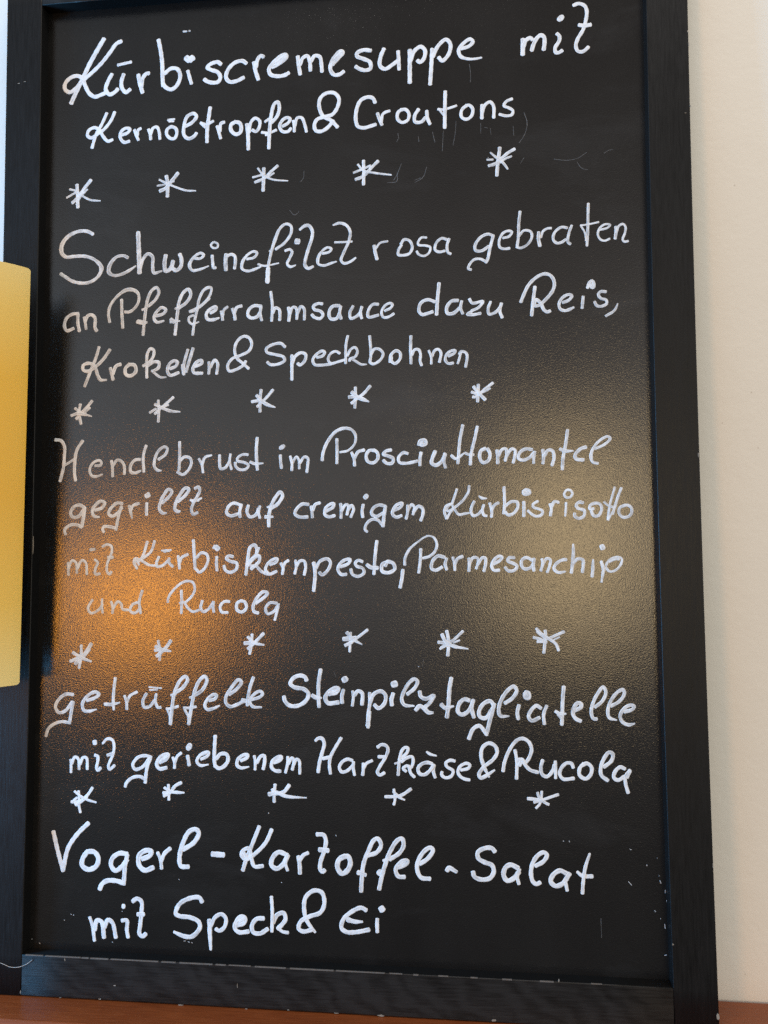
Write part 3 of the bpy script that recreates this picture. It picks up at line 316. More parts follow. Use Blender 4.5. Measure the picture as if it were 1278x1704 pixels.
('word','word getrüffelte',0.9,"-2392 2582 30 -2459 2586 30 -2530 2537 30 -2560 2469 30 -2528 2421 30 -2466 2436 30 -2401 2519 30/-2391 2519 30 -2409 2423 30 -2423 2326 30/-2428 2331 28 -2485 2340 28 -2557 2324 28 -2623 2275 28 -2645 2207 28/-2263 2531 30 -2187 2556 30 -2147 2590 30 -2183 2609 30 -2254 2574 30 -2303 2501 30 -2287 2444 30 -2241 2437 30 -2170 2455 13/-1996 2736 28 -2008 2640 28 -2013 2515 28 -2007 2453 21/-2094 2502 30 -2028 2500 30 -1952 2518 15/-1908 2579 26 -1889 2526 26 -1884 2459 26/-1887 2517 26 -1857 2579 26 -1792 2614 26/-1704 2600 28 -1736 2538 28 -1725 2481 28 -1675 2486 28 -1630 2539 28/-1614 2597 26 -1620 2530 26 -1594 2478 26 -1570 2481 26/-1682 2658 15 -1566 2650 15/-1677 2632 15 -1601 2637 15/-1438 2612 32 -1370 2656 32 -1325 2726 32 -1343 2756 32 -1389 2725 32 -1442 2620 32 -1464 2490 32 -1480 2334 32/-1478 2590 22 -1433 2599 22/-1518 2467 25 -1477 2472 25 -1409 2492 25/-1509 2463 22 -1485 2403 22 -1480 2342 22/-1256 2592 32 -1188 2641 32 -1148 2728 32 -1167 2758 32 -1212 2727 32 -1260 2623 32 -1286 2492 32 -1312 2336 32/-1305 2568 22 -1265 2584 22/-1359 2478 25 -1304 2479 25 -1246 2491 25/-1350 2465 22 -1317 2405 22 -1312 2345 22/-1124 2547 29 -1070 2565 28 -1057 2595 28 -1089 2599 29 -1142 2555 29 -1165 2503 29 -1142 2469 28 -1088 2478 28 -1029 2505 13/-945 2601 30 -873 2653 30 -833 2714 30 -860 2731 30 -918 2670 30 -976 2574 30 -971 2523 30 -935 2497 30 -873 2515 30 -819 2542 30/-726 2754 30 -757 2663 30 -775 2568 30 -779 2508 30/-828 2555 35 -775 2543 35/-739 2560 28 -668 2583 28 -641 2613 28 -668 2634 28 -730 2595 28 -757 2543 28 -730 2500 28 -650 2495 15"),
('word','word Steinpilztagliatelle',0.9,"-249 2731 35 -263 2761 35 -310 2774 35 -368 2750 35 -394 2704 35 -362 2674 35 -268 2654 35 -232 2614 35 -258 2553 35 -331 2511 35 -404 2515 35 -441 2551 35 -452 2591 35/-124 2829 33 -143 2707 33 -143 2585 33 -138 2504 33/-200 2604 35 -164 2585 35 -117 2583 16/-49 2617 37 13 2633 37 34 2663 37 3 2668 37 -49 2637 37 -83 2586 37 -60 2540 37 34 2547 37/-18 2637 25 29 2653 25/84 2755 56 96 2735 56/77 2654 33 63 2598 33 67 2542 33/158 2644 25 163 2589 25 155 2518 25/173 2609 33 204 2645 33 240 2630 33 240 2530 33/307 2631 29 307 2541 29 291 2430 29 292 2334 29/301 2470 39 290 2349 39/312 2551 33 343 2621 33 405 2647 33 445 2613 33 435 2542 33 383 2501 33 348 2531 33/507 2704 56 538 2714 56/512 2629 35 496 2573 35 501 2528 35/634 2623 31 698 2677 31 723 2735 31 698 2754 31 659 2730 31 610 2657 31 585 2579 31 609 2532 31 692 2525 15/741 2649 33 751 2606 33 794 2587 33 862 2614 33 823 2549 33 784 2515 33/706 2490 37 740 2524 37 779 2505 37 813 2472 37 856 2470 18/1014 2767 35 998 2681 35 987 2537 35 972 2432 35/924 2541 35 958 2513 35 1030 2528 18/1166 2578 35 1123 2587 35 1079 2548 35 1068 2481 35 1102 2458 35 1160 2492 34 1199 2578 34/1199 2583 33 1184 2521 33 1202 2435 33/1371 2542 34 1343 2575 34 1285 2551 34 1246 2484 34 1255 2441 34 1302 2432 34 1361 2514 34/1376 2552 34 1345 2438 34 1305 2290 34/1305 2300 32 1249 2365 33 1196 2340 33 1157 2254 33/1466 2558 32 1533 2606 32 1567 2668 32 1544 2701 32 1496 2672 32 1438 2591 32 1413 2505 32 1426 2453 32 1498 2451 14/1638 2650 38 1666 2646 38 1666 2608 38 1637 2612 38 1638 2645 38/1584 2545 31 1569 2479 31 1578 2427 31/1768 2521 31 1730 2542 31 1686 2503 31 1663 2450 31 1689 2416 31 1754 2443 31/1816 2543 28 1789 2470 28 1794 2388 28/1961 2705 31 1950 2601 31 1944 2489 31 1938 2386 31/1888 2497 29 1926 2476 29 1974 2479 16/1905 2471 20 1934 2437 20/2047 2508 33 2099 2535 33 2099 2565 33 2074 2569 33 2039 2525 33 2033 2473 33 2054 2439 33 2096 2419 32/2064 2508 24 2099 2535 24/2214 2536 29 2279 2593 29 2306 2666 29 2285 2705 29 2246 2661 29 2202 2579 29 2183 2493 29 2199 2442 29 2228 2438 29/2175 2531 16 2196 2514 16/2345 2547 29 2414 2586 29 2458 2651 29 2450 2685 29 2407 2667 29 2346 2590 29 2319 2503 29 2330 2452 29 2389 2432 15/2454 2501 29 2522 2524 29 2535 2549 29 2502 2557 29 2446 2522 29 2419 2462 29 2439 2416 29 2485 2395 29 2536 2406 13"),
('word','word mit left of geriebenem',1.06,"-2405 2004 25 -2401 1939 25 -2401 1891 25/-2394 1969 27 -2368 2028 27 -2336 2015 27 -2324 1921 27/-2314 1966 27 -2289 2026 27 -2257 2022 27 -2247 1923 27/-2178 2049 29 -2151 2039 29 -2150 1995 29 -2160 1935 29 -2149 1915 29 -2121 1938 29/-2182 2173 41 -2179 2148 41/-2107 2153 20 -2063 2195 27 -2016 2186 27 -1999 2137 27 -2009 2057 27 -2049 1957 27 -2038 1928 27 -1991 1963 27/-2061 2051 29 -2003 2067 29"),
('word','word geriebenem',1.06,"-1652 2040 29 -1704 2054 29 -1777 2037 29 -1823 1972 29 -1802 1933 29 -1734 1954 29 -1673 2029 29/-1662 2030 31 -1692 1945 31 -1706 1817 31/-1707 1846 29 -1754 1870 29 -1827 1858 29 -1879 1813 29 -1891 1778 29/-1573 1997 33 -1511 2033 33 -1496 2068 33 -1543 2062 33 -1589 2021 33 -1601 1972 33 -1573 1943 33 -1510 1954 33/-1568 2017 23 -1506 2053 23/-1454 2044 27 -1438 2000 27 -1438 1951 27/-1438 1990 27 -1413 2055 27 -1377 2085 27/-1313 2142 69 -1302 2136 69/-1320 2062 31 -1311 2018 31 -1304 1978 31/-1197 2033 28 -1138 2064 28 -1127 2094 28 -1161 2094 28 -1215 2058 28 -1234 2015 28 -1205 1981 28 -1129 1989 13/-1183 2072 17 -1139 2090 17/-1068 2241 32 -1074 2134 32 -1075 2023 32 -1066 1971 32/-1058 2040 33 -1018 2084 33 -964 2081 33 -950 2034 33 -986 1978 33 -1035 1959 33 -1071 1984 33/-834 2028 30 -777 2059 30 -772 2080 30 -812 2079 30 -861 2040 30 -870 1993 30 -838 1968 30 -763 1978 13/-715 2073 26 -706 2014 26 -708 1954 26/-692 2014 31 -657 2070 31 -626 2075 31 -622 2024 31 -635 1960 31/-538 2017 31 -476 2048 31 -472 2069 31 -511 2064 31 -555 2025 31 -560 1979 31 -529 1950 31 -480 1946 31/-529 2034 20 -476 2061 20/-415 2071 26 -419 2003 26 -436 1935 26/-410 2011 28 -379 2063 28 -362 2046 28 -375 1961 28/-366 1996 26 -336 2055 26 -314 2039 26 -309 1988 26 -309 1929 26"),
('word','word Harzkäse',1.06,"-172 2213 23 -142 2236 31 -109 2231 31 -93 2187 31 -109 2122 31 -134 2033 31 -147 1945 31/56 2242 28 7 2164 28 -39 2075 28 -48 2011 28 -39 1935 28/-105 2062 31 -35 2079 31/154 2051 28 113 2062 28 64 2037 28 39 1989 28 60 1953 28 105 1962 28 163 2016 28/163 2040 26 162 1984 26 172 1928 26/249 2029 28 249 1986 28 243 1930 28/257 1994 25 277 2030 25 327 2055 25/372 2168 28 409 2192 28 450 2181 28 464 2150 28 441 2085 28 392 2005 28 371 1956 28 391 1933 28 432 1954 28/380 2088 28 441 2089 28/579 2080 27 628 2129 27 636 2165 27 612 2172 27 584 2144 27 563 2072 27 550 1937 27/522 2033 18 554 2044 18/579 2049 27 628 2085 27 672 2094 27 680 2051 27 659 2003 27 627 2018 27 595 1993 27 619 1970 27/643 2018 26 659 1955 26 691 1924 26/841 2039 30 807 2049 30 757 2037 30 722 1999 30 734 1954 30 776 1947 30 826 1986 30 857 2032 30/860 2028 27 852 1979 27 867 1923 27/796 2139 17 823 2121 25 880 2106 12/1036 2065 27 998 2072 27 960 2049 27 967 2019 27 1020 1983 27 1004 1938 27 951 1925 27 921 1951 27 927 1973 27/1088 1992 27 1149 2008 27 1164 2035 27 1134 2049 27 1081 2022 27 1061 1976 27 1080 1939 27 1117 1918 27 1159 1911 27"),
('ampersand','ampersand after Harzkäse',1.06,"1325 1938 14 1285 2019 31 1259 2108 31 1272 2183 31 1325 2221 31 1377 2200 31 1395 2148 31 1361 2087 31 1277 2018 31 1239 1958 31 1253 1929 31 1291 1944 31 1371 1998 17"),
('word','word Rucola after the ampersand',1.06,"1442 1990 30 1455 2064 30 1506 2182 30 1566 2252 30 1616 2265 30 1664 2234 30 1683 2176 30 1662 2107 30 1632 2063 30/1545 2168 28 1558 2076 28 1554 1929 28/1578 2042 37 1593 2076 37/1569 2090 30 1603 2091 30 1627 2048 30 1670 2005 30 1733 1987 30/1774 2090 30 1758 2031 30 1767 1973 30 1806 1954 30 1855 2004 30 1871 2053 30/1878 2082 26 1880 2014 26 1878 1942 26/2025 2032 29 2012 2066 29 1973 2070 29 1929 2030 30 1913 1976 29 1941 1938 29 2029 1945 29/2113 2068 31 2079 2029 31 2077 1971 31 2125 1943 31 2169 1982 31 2175 2040 31 2137 2071 31 2103 2053 31/2276 2043 31 2340 2097 31 2352 2151 31 2322 2165 31 2283 2120 31 2252 2042 31 2255 1975 31 2307 1933 31/2448 2032 31 2410 2046 31 2366 2006 31 2356 1958 31 2389 1939 31 2442 1969 31/2489 2023 29 2451 1970 29 2450 1912 29 2469 1836 29/2490 2014 24 2465 1960 24"),
('star','star in the fourth row, first',1.06,"-2326 1729 25 -2319 1650 25 -2320 1601 25 -2306 1542 25/-2196 1762 27 -2246 1692 27 -2319 1640 27 -2393 1633 27/-2388 1629 23 -2341 1670 23/-2350 1605 25 -2287 1646 25 -2245 1682 25/-2361 1629 18 -2350 1605 18/-2363 1727 23 -2298 1681 23 -2234 1653 23 -2160 1635 17"),
('star','small star in the fourth row, second',1.06,"-1493 1805 25 -1487 1731 25 -1487 1673 25/-1375 1827 29 -1431 1796 29 -1472 1741 29 -1534 1706 29/-1539 1735 31 -1492 1731 31/-1529 1779 27 -1467 1746 27 -1400 1741 27 -1348 1740 15"),
('star','star with long tail in the fourth row, third',1.06,"-528 1832 28 -536 1753 28 -536 1681 28/-402 1829 33 -455 1767 33 -543 1753 33/-555 1789 28 -524 1760 28/-583 1746 40 -524 1760 40/-517 1766 30 -430 1734 30 -249 1725 9"),
('star','star in the fourth row, fourth',1.06,"512 1816 23 520 1769 23 520 1721 23 511 1686 23/660 1823 27 581 1770 27 508 1751 27/437 1752 27 520 1755 27/508 1798 25 556 1752 25 605 1729 14"),
('star','star in the fourth row, fifth',1.06,"1762 1831 21 1757 1773 21 1743 1726 21 1712 1691 21/1898 1808 24 1842 1788 24 1769 1761 24 1696 1738 24/1645 1768 28 1697 1765 28 1752 1756 28/1727 1820 24 1740 1777 24 1778 1744 24 1818 1724 23"),
('word','word Vogerl with its dash',1.06,"-2558 1368 39 -2515 1209 39 -2458 1027 39/-2228 1452 39 -2332 1351 39 -2416 1225 39 -2458 1039 39/-2237 1200 43 -2275 1144 43 -2281 1082 43 -2221 1047 43 -2149 1081 43 -2131 1149 43 -2171 1202 43 -2237 1203 43/-1863 1194 41 -1935 1198 41 -2000 1153 41 -2012 1092 41 -1972 1047 41 -1920 1076 41 -1863 1146 41/-1863 1188 38 -1881 1096 38 -1892 931 38/-1899 943 41 -1958 959 41 -2049 956 41 -2094 924 41 -2113 880 41/-1726 1156 43 -1655 1189 43 -1643 1226 43 -1695 1230 43 -1753 1186 43 -1751 1101 43 -1699 1060 43 -1622 1087 43/-1585 1216 31 -1558 1156 31 -1547 1078 31/-1552 1144 36 -1520 1212 36 -1469 1256 36/-1353 1248 40 -1251 1318 40 -1211 1398 40 -1240 1427 40 -1297 1407 40 -1354 1308 40 -1385 1174 40 -1371 1108 40 -1301 1104 40/-1089 1220 47 -985 1216 47"),
('word','word Kartoffel with its dash',1.06,"-668 1469 34 -739 1295 34 -782 1189 34 -814 1089 34/-557 1446 34 -613 1330 34 -722 1222 34 -787 1184 34 -826 1219 34 -809 1261 34 -760 1278 34 -738 1201 34 -711 1129 34 -635 1134 34/-804 1240 28 -782 1200 28/-418 1233 40 -494 1256 40 -548 1208 40 -559 1145 40 -515 1116 40 -461 1149 40 -413 1233 40/-418 1233 28 -434 1160 28 -416 1104 28/-321 1226 36 -310 1154 36 -307 1082 36/-305 1195 32 -278 1237 32 -235 1260 32/-160 1417 36 -101 1414 36 -80 1368 36 -96 1275 36 -128 1181 36 -128 1119 36 -107 1104 36 -91 1120 36/-139 1289 40 -59 1284 40/85 1245 42 32 1207 42 21 1145 42 58 1095 42 106 1122 42 133 1190 42 112 1240 42 64 1234 42/286 1254 36 364 1285 36 399 1348 36 370 1399 36 336 1383 36 287 1287 36 247 1182 36 232 1068 36 225 951 36/198 1110 42 266 1090 31/471 1228 36 558 1287 36 593 1354 36 579 1405 36 540 1390 36 481 1303 36 432 1179 36 402 1075 36 380 975 36/417 1216 25 461 1232 25/378 1121 53 407 1098 53/548 1165 36 606 1190 36 625 1219 36 597 1223 36 543 1183 36 523 1136 36 547 1089 36 600 1087 36/731 1199 36 799 1248 36 842 1315 36 824 1338 36 775 1313 36 717 1227 36 707 1151 36 740 1087 36 816 1079 36/960 1151 39 975 1175 39 1041 1145 30"),
('word','word Salat',1.06,"1364 1321 37 1340 1349 37 1281 1348 37 1221 1312 37 1225 1263 37 1279 1231 37 1338 1209 37 1352 1157 37 1317 1102 37 1238 1090 37 1189 1112 37 1179 1150 37/1557 1193 39 1494 1219 39 1450 1194 39 1434 1131 39 1463 1088 39 1512 1105 39 1562 1164 39/1567 1184 29 1547 1125 29 1560 1063 29/1699 1217 35 1767 1258 35 1795 1312 35 1769 1330 35 1720 1304 35 1675 1235 35 1661 1149 35 1677 1087 35 1706 1069 35 1735 1084 35/1954 1164 38 1901 1186 38 1848 1155 38 1822 1097 38 1860 1060 38 1918 1081 38 1978 1165 38/1943 1092 29 1956 1026 29/2146 1333 20 2108 1222 29 2087 1097 29 2080 1007 29/2040 1181 22 2083 1150 33 2164 1148 33"),
('word','word mit in the last line',1.06,"-2203 635 30 -2178 570 30 -2155 435 30/-2156 527 39 -2134 610 39 -2093 601 39 -2067 466 39/-2063 553 37 -2034 620 37 -1993 600 36 -1958 471 36/-1906 620 34 -1859 622 34 -1858 540 34 -1845 478 34/-1899 743 41 -1885 742 41/-1809 787 36 -1768 814 36 -1727 790 36 -1726 698 36 -1736 589 36 -1741 513 36 -1712 493 36 -1683 518 36/-1761 680 38 -1703 683 38"),
('word','word Speck',1.06,"-1176 807 38 -1203 844 38 -1288 835 38 -1380 783 38 -1414 700 38 -1379 680 38 -1287 673 38 -1207 639 38 -1195 591 38 -1263 513 38 -1331 509 38 -1429 543 25/-1110 659 38 -1105 541 38 -1096 407 23/-1098 606 34 -1059 683 34 -1002 712 34 -962 676 34 -978 600 34 -1024 571 34 -1052 586 34/-870 621 37 -800 647 37 -791 686 37 -824 701 37 -870 655 37 -882 599 37 -847 567 37 -759 576 37/-847 656 30 -800 685 30/-625 693 37 -689 685 37 -730 627 37 -718 573 37 -660 564 37 -590 606 37/-558 878 30 -550 746 30 -553 585 30/-544 658 37 -509 725 37 -451 744 37 -434 695 37 -462 650 37 -503 610 37/-503 621 28 -462 589 28 -410 581 28"),
('ampersand','ampersand in the last line',1.06,"-174 594 21 -243 681 36 -268 757 36 -260 879 36 -185 943 36 -116 929 36 -94 842 36 -128 763 36 -220 726 36 -301 679 36 -318 618 36 -278 597 36 -197 617 36"),
('word','word Ei',1.06,"269 796 36 226 816 36 135 774 36 66 705 36 55 639 36 100 609 36 180 612 36 293 637 36/106 713 42 169 699 36 237 700 17/396 823 55 409 802 55/363 729 32 361 674 32 363 620 32"),
('fleck','white paint chips',0.7,"-1424 8735 17 -1389 8735 17/-1369 8737 17 -1357 8736 17/-1339 469 5 -1323 473 5/-1301 466 5 -1285 462 5/-1268 462 5 -1263 457 5/2471 1380 5 2485 1375 5/2691 1319 5 2691 1314 5/2606 1258 5 2605 1248 5/2702 1175 5 2702 1170 5/2706 1136 5 2715 1112 5/2747 1061 5 2746 1037 5/2754 979 5 2759 960 5/2656 894 5 2666 884 5/2703 833 5 2705 829 5/2735 787 5 2739 753 5/2455 1117 5 2479 1089 5/2728 538 5 2743 544 5/2513 337 5 2518 335 5/2704 337 5 2718 333 5/-586 1590 5 -583 1580 5/7 1419 5 10 1409 5/-473 1003 5 -467 998 5/-2672 394 5 -2661 389 5/-2741 427 5 -2738 422 5/-2379 656 5 -2373 651 5/-2357 651 5 -2351 646 5/-2440 601 5 -2434 601 5/-1991 435 5 -1985 430 5/-1906 701 5 -1903 696 5/1930 1430 5 1935 1426 5/1979 1432 5 1984 1422 5/-1388 994 5 -1385 989 5/730 2862 5 735 2857 5/1388 7345 5 1393 7345 5"),
('scratch','hairline scratches',0.05,"587 7618 4 592 7573 4 575 7541 4/997 7613 4 991 7536 4 985 7426 4/1111 7695 4 1099 7573 4 1081 7475 4/900 7609 4 911 7552 4 921 7513 4/771 7578 4 776 7528 4/1711 7737 4 1736 7636 4 1718 7544 4 1664 7459 4/1614 7617 4 1618 7528 4/1413 7613 4 1418 7552 4/1329 7663 4 1328 7569 4/617 7337 4 579 7240 4 546 7186 4/579 7251 4 573 7174 4 491 7167 4/844 7290 4 810 7198 4 735 7153 4/1965 7293 4 2068 7276 4 2161 7286 4 2245 7335 4/2161 7254 4 2201 7197 4 2252 7178 4/2394 7320 4 2435 7345 3 2471 7348 3/1235 8215 4 1244 8130 4 1243 8047 4/-273 7319 4 -278 7257 4 -306 7220 4/-406 6961 4 -361 6914 4 -317 6945 4/1387 7615 4 1360 7622 4/2225 813 3 2227 659 3/-5 2809 3 10 2767 3/767 2862 3 777 2924 3/1704 7325 4 1672 7273 4/735 7175 4 789 7194 4"),
]
CHIPS = [(-0.29754, 0.82695, 0.0027, 0.00108), (-0.2916, 0.82827, 0.00324, 0.00065), (-0.19081, 0.0128, 0.00324, 0.00119), (-0.24025, 0.00019, 0.00216, 0.00065), (-0.20419, 0.00082, 0.00378, 0.00086), (-0.07431, -0.00046, 0.00216, 0.00065), (-0.03803, 0.00076, 0.0027, 0.00076), (0.04031, 0.0004, 0.00702, 0.00173), (0.13331, 0.00169, 0.00486, 0.00216), (0.27674, 0.06852, 0.0014, 0.00216), (0.31001, 0.01375, 0.0027, 0.00648), (0.30962, 0.82899, 0.00108, 0.00216), (0.31003, 0.81719, 0.00135, 0.00378), (0.30999, 0.76294, 0.00108, 0.00216), (0.30778, 0.46368, 0.00086, 0.0054), (0.30586, 0.75687, 0.00216, 0.00054), (-0.23647, 0.03224, 0.00081, 0.00324), (-0.08224, 0.01831, 0.00065, 0.00486), (0.30962, 0.13163, 0.00076, 0.00432), (0.07326, -0.00115, 0.00432, 0.00076), (-0.13219, -0.00031, 0.0054, 0.00065), (-0.27679, 0.00284, 0.00081, 0.00378), (0.00291, 0.0003, 0.00486, 0.00065), (-0.2737, 0.39337, 0.00086, 0.0162), (0.1861, 0.03572, 0.00108, 0.0027)]
HAIR = [(-0.29571, -0.023, 0.02686), (-0.2912, -0.023, 0.02555), (-0.2867, -0.023, 0.02424), (-0.28112, -0.023, 0.024), (-0.27558, -0.023, 0.02528), (-0.27063, -0.023, 0.02756), (-0.26627, -0.023, 0.03082)]
# worn pale line along the inner upper edge of the low rail
rnd = random.Random(3); x = -HW + .002
while x < HW - .06:
    ln = rnd.uniform(.006, .05) if x < .02 else rnd.uniform(.002, .012)
    h = rnd.uniform(.0003, .0007)
    bm = bmesh.new(); box(bm, x, x + ln, FY - .0001, FY + .0009, STILE - h - .0001, STILE + .0001)
    from_bm('worn_edge', bm, M_edge, low_rail)
    x += ln + (rnd.uniform(.0005, .004) if x < .02 else rnd.uniform(.006, .03))

rnd = random.Random(11)
for cx, cz, cw, ch in CHIPS:
    bm = bmesh.new(); k = rnd.randint(6, 8); top = []
    for i in range(k):
        a = 2*math.pi*i/k + rnd.uniform(-.25, .25); r = rnd.uniform(.6, 1.05) * .5
        top.append((cx + cw*r*math.cos(a), cz + ch*r*math.sin(a)))
    f1 = [bm.verts.new((px, FY - .00015, pz)) for px, pz in top]
    f0 = [bm.verts.new((px, FY + .0006, pz)) for px, pz in top]
    bm.faces.new(f1)
    for i in range(k): bm.faces.new((f1[i], f1[(i+1) % k], f0[(i+1) % k], f0[i]))
    on = low_rail if cz < STILE and abs(cx) < HW else stiles[0] if cx < 0 else stiles[1]
    from_bm('paint_chip', bm, M_chip, on)

# ------------------------------------------------------------------ the handwriting
PROF = [(-1.0, .00002), (-.86, .00016), (-.45, .00014), (0, .00011), (.45, .00014), (.86, .00016), (1.0, .00002)]
def smooth_path(P):
    """Catmull-Rom through (x, z, w), resampled about every 0.7 mm"""
    if len(P) == 1: P = [P[0], (P[0][0] + .0002, P[0][1], P[0][2])]
    Q = [tuple(2*a - b for a, b in zip(P[0], P[1]))] + P + [tuple(2*a - b for a, b in zip(P[-1], P[-2]))]
    out = []
    for i in range(1, len(Q) - 2):
        p0, p1, p2, p3 = Q[i-1:i+3]
        d = math.dist(p1[:2], p2[:2]); n = max(2, int(d / .0008))
        # centripetal knots keep sharp turns from overshooting
        t1 = max(math.dist(p0[:2], p1[:2]), 1e-6)**.5; t2 = t1 + max(d, 1e-6)**.5
        t3 = t2 + max(math.dist(p2[:2], p3[:2]), 1e-6)**.5
        for k in range(n):
            t = t1 + (t2 - t1)*k/n
            L = lambda a, b, ta, tb: tuple((tb - t)/(tb - ta)*u + (t - ta)/(tb - ta)*v for u, v in zip(a, b))
            A1 = L(p0, p1, 0, t1); A2 = L(p1, p2, t1, t2); A3 = L(p2, p3, t2, t3)
            B1 = L(A1, A2, 0, t2); B2 = L(A2, A3, t1, t3)
            out.append(L(B1, B2, t1, t2))
    out.append(P[-1])
    return out

def stroke(V, F, UV, P, lift, rnd):
    P = smooth_path(P); n = len(P); y0 = FY + RECESS
    # arc length, tangents
    s = [0.0]
    for a, b in zip(P, P[1:]): s.append(s[-1] + math.dist(a[:2], b[:2]))
    tot = s[-1]
    T = []
    for i in range(n):
        a = P[max(0, i-1)]; b = P[min(n-1, i+1)]
        dx, dz = b[0]-a[0], b[1]-a[1]; l = math.hypot(dx, dz) or 1e-9
        T.append((dx/l, dz/l))
    st = []                                     # stations: x, z, half width, tangent, run
    r0 = P[0][2]*.5; r1 = P[-1][2]*.5
    caps = (0.0, .12, .35, .68, 1.0)            # rounded ends
    for c in caps[:-1]:
        q = 1 - c; st.append((P[0][0] - T[0][0]*r0*q*.55, P[0][1] - T[0][1]*r0*q*.55, r0*max(.12, math.sqrt(max(0, 1-q*q))), T[0], -r0*q))
    for i in range(n):
        wob = 1 + .05*math.sin(s[i]*900 + lift*9e5) + rnd.uniform(-.035, .035)
        st.append((P[i][0], P[i][1], P[i][2]*.5*wob, T[i], s[i]))
    for c in caps[-2::-1]:
        q = 1 - c; st.append((P[-1][0] + T[-1][0]*r1*q*.55, P[-1][1] + T[-1][1]*r1*q*.55, r1*max(.12, math.sqrt(max(0, 1-q*q))), T[-1], tot + r1*q))
    base = len(V); m_ = len(PROF); u0 = rnd.uniform(0, 50)
    for i, (x, z, hw, t, run) in enumerate(st):
        up = lift + .00003*i/len(st)
        k = min(1, hw/.0015)
        for a, h in PROF:
            V.append((x - t[1]*a*hw, y0 - up - h*k, z + t[0]*a*hw))
            UV.append((u0 + a*.05, run*12 + u0))
    for i in range(len(st) - 1):
        for j in range(m_ - 1):
            a = base + i*m_ + j
            F.append((a, a+1, a+m_+1, a+m_))

KIND = {'word': 'written_word', 'star': 'star_mark', 'ampersand': 'written_ampersand'}
def ink(name, key, cover, strokes, spread, first=0):
    V, F, UV = [], [], []; rnd = random.Random(key); cov = []
    for i, s_ in enumerate(strokes):
        a = [float(q)*1e-4 for q in s_.split()]
        P = [tuple(a[j:j+3]) for j in range(0, len(a), 3)]
        n0 = len(V)
        stroke(V, F, UV, P, .00003 + .00004*((i + first) % 7), rnd)
        cov += [cover + rnd.uniform(-spread, spread*.6)]*(len(V) - n0)
    me = bpy.data.meshes.new(name); me.from_pydata(V, [], F)
    at = me.attributes.new('cover', 'FLOAT', 'POINT'); at.data.foreach_set('value', cov)
    at = me.attributes.new('rim', 'FLOAT', 'POINT'); at.data.foreach_set('value', [PROF[k % len(PROF)][0]**2 for k in range(len(V))])
    ul = me.uv_layers.new(name='stroke')
    for lp in me.loops: ul.data[lp.index].uv = UV[lp.vertex_index]
    return link(name, me, M_paint, panel, True)

for kind, label, cover, data in WRITING:
    strokes = data.split('/')
    if kind in ('fleck', 'scratch'):
        for i, s_ in enumerate(strokes): ink({'fleck': 'paint_speck', 'scratch': 'hairline_scratch'}[kind], label + s_, cover, [s_], .08, i)
    else:
        o = ink(KIND[kind], label, cover, strokes, .10); o['label'] = 'handwritten white ' + label

# ------------------------------------------------------------------ sconce on the left
sconce = bpy.data.objects.new('wall_sconce', None); C.objects.link(sconce)
SX, SY, SZ, SH, SR = -0.346, 0.012, 0.273, 0.367, 0.090
sconce.location = (SX - .0043, 0.0295, SZ)
sconce.rotation_euler = (-.015, .0147, 0)       # hangs a touch crooked
sconce['label'] = 'curved amber wall lamp overlapping the left side of the black board frame'
sconce['category'] = 'wall lamp'
bm = bmesh.new(); T_ = .0042; N = 30; sec = []
CR = .003                                        # corner radius of the glass, seen face on
def sheet(r, ang, z): return (r*math.sin(ang), -r*math.cos(ang) + SY - .029, z)
def z_of(ang, v):
    e = max(0.0, CR - SR*(math.radians(60) - abs(ang)))
    c = CR - math.sqrt(max(0.0, CR*CR - e*e))
    return c + (SH - 2*c)*v
arc = sorted({math.radians(q) for q in [-60, -59.8, -59.3, -58.6, -57.6, -56.5] + [-55 + 110*i/24 for i in range(25)] + [56.5, 57.6, 58.6, 59.3, 59.8, 60]})
grid = [[[bm.verts.new(sheet(r, a, z_of(a, i/16))) for a in arc] for i in range(17)] for r in (SR, SR - T_)]
na, nz = len(arc), 17
for g_, flip in ((grid[0], 0), (grid[1], 1)):
    for i in range(nz - 1):
        for j in range(na - 1): bm.faces.new((g_[i][j], g_[i][j+1], g_[i+1][j+1], g_[i+1][j])).material_index = flip
o_, i_ = grid
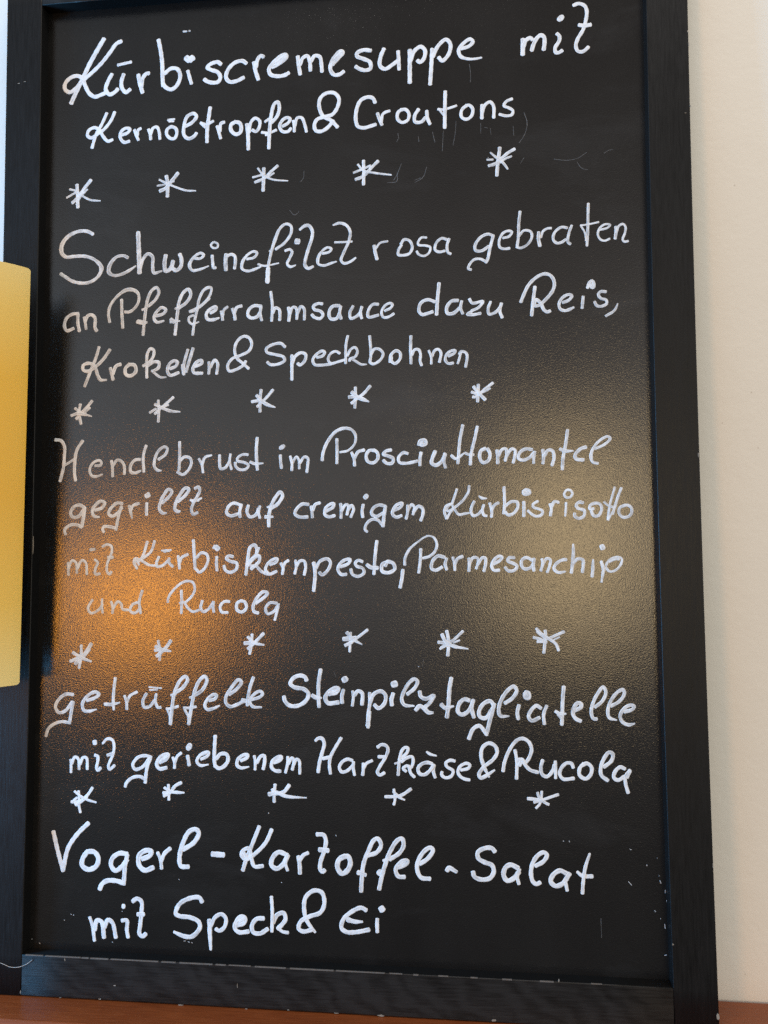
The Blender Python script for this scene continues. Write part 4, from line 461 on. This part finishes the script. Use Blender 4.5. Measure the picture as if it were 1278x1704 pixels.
for j in range(na - 1):
    bm.faces.new((o_[0][j], o_[0][j+1], i_[0][j+1], i_[0][j])); bm.faces.new((o_[-1][j], o_[-1][j+1], i_[-1][j+1], i_[-1][j]))
for i in range(nz - 1):
    bm.faces.new((o_[i][0], o_[i+1][0], i_[i+1][0], i_[i][0])); bm.faces.new((o_[i][-1], o_[i+1][-1], i_[i+1][-1], i_[i][-1]))
shade = from_bm('lamp_shade', bm, M_shade, sconce); shade.data.materials.append(M_metal)   # dark lining added to darken its reflection in the panel
bv = shade.modifiers.new('b', 'BEVEL'); bv.width = .0010; bv.segments = 3; bv.limit_method = 'ANGLE'
for f in shade.data.polygons: f.use_smooth = True
shade.modifiers.new('n', 'WEIGHTED_NORMAL')
bm = bmesh.new(); box(bm, -.045, .045, -.012, -.0005, .06, SH - .06)
from_bm('back_plate', bm, M_metal, sconce)
for z in (.11, SH - .11):
    bm = bmesh.new(); box(bm, -.006, .006, SY - SR + .0045 - .029, -.0118, z - .006, z + .006)
    from_bm('bracket', bm, M_metal, sconce)

# ------------------------------------------------------------------ stray thread on the frame
V = []; F = []; pts = [Vector(p) for p in HAIR]
path = smooth_path([(p.x, p.z, .0003) for p in pts])
k = 6
for i, (x, z, w_) in enumerate(path):
    r = .00019; yy = FY - .0004 - .0006*math.sin(math.pi*i/len(path))
    a = path[max(0, i-1)]; b = path[min(len(path)-1, i+1)]; dx, dz = b[0]-a[0], b[1]-a[1]; l = math.hypot(dx, dz) or 1
    for j in range(k):
        c, s_ = math.cos(2*math.pi*j/k), math.sin(2*math.pi*j/k)
        V.append((x - dz/l*r*c, yy + r*s_, z + dx/l*r*c))
for i in range(len(path) - 1):
    for j in range(k):
        F.append((i*k + j, i*k + (j+1) % k, (i+1)*k + (j+1) % k, (i+1)*k + j))
me = bpy.data.meshes.new('thread'); me.from_pydata(V, [], F); me.transform(BOARD)
th = link('thread', me, M_thread, None, True)
th['label'] = 'thin pale thread lying across the lower left corner of the black frame'; th['category'] = 'thread'
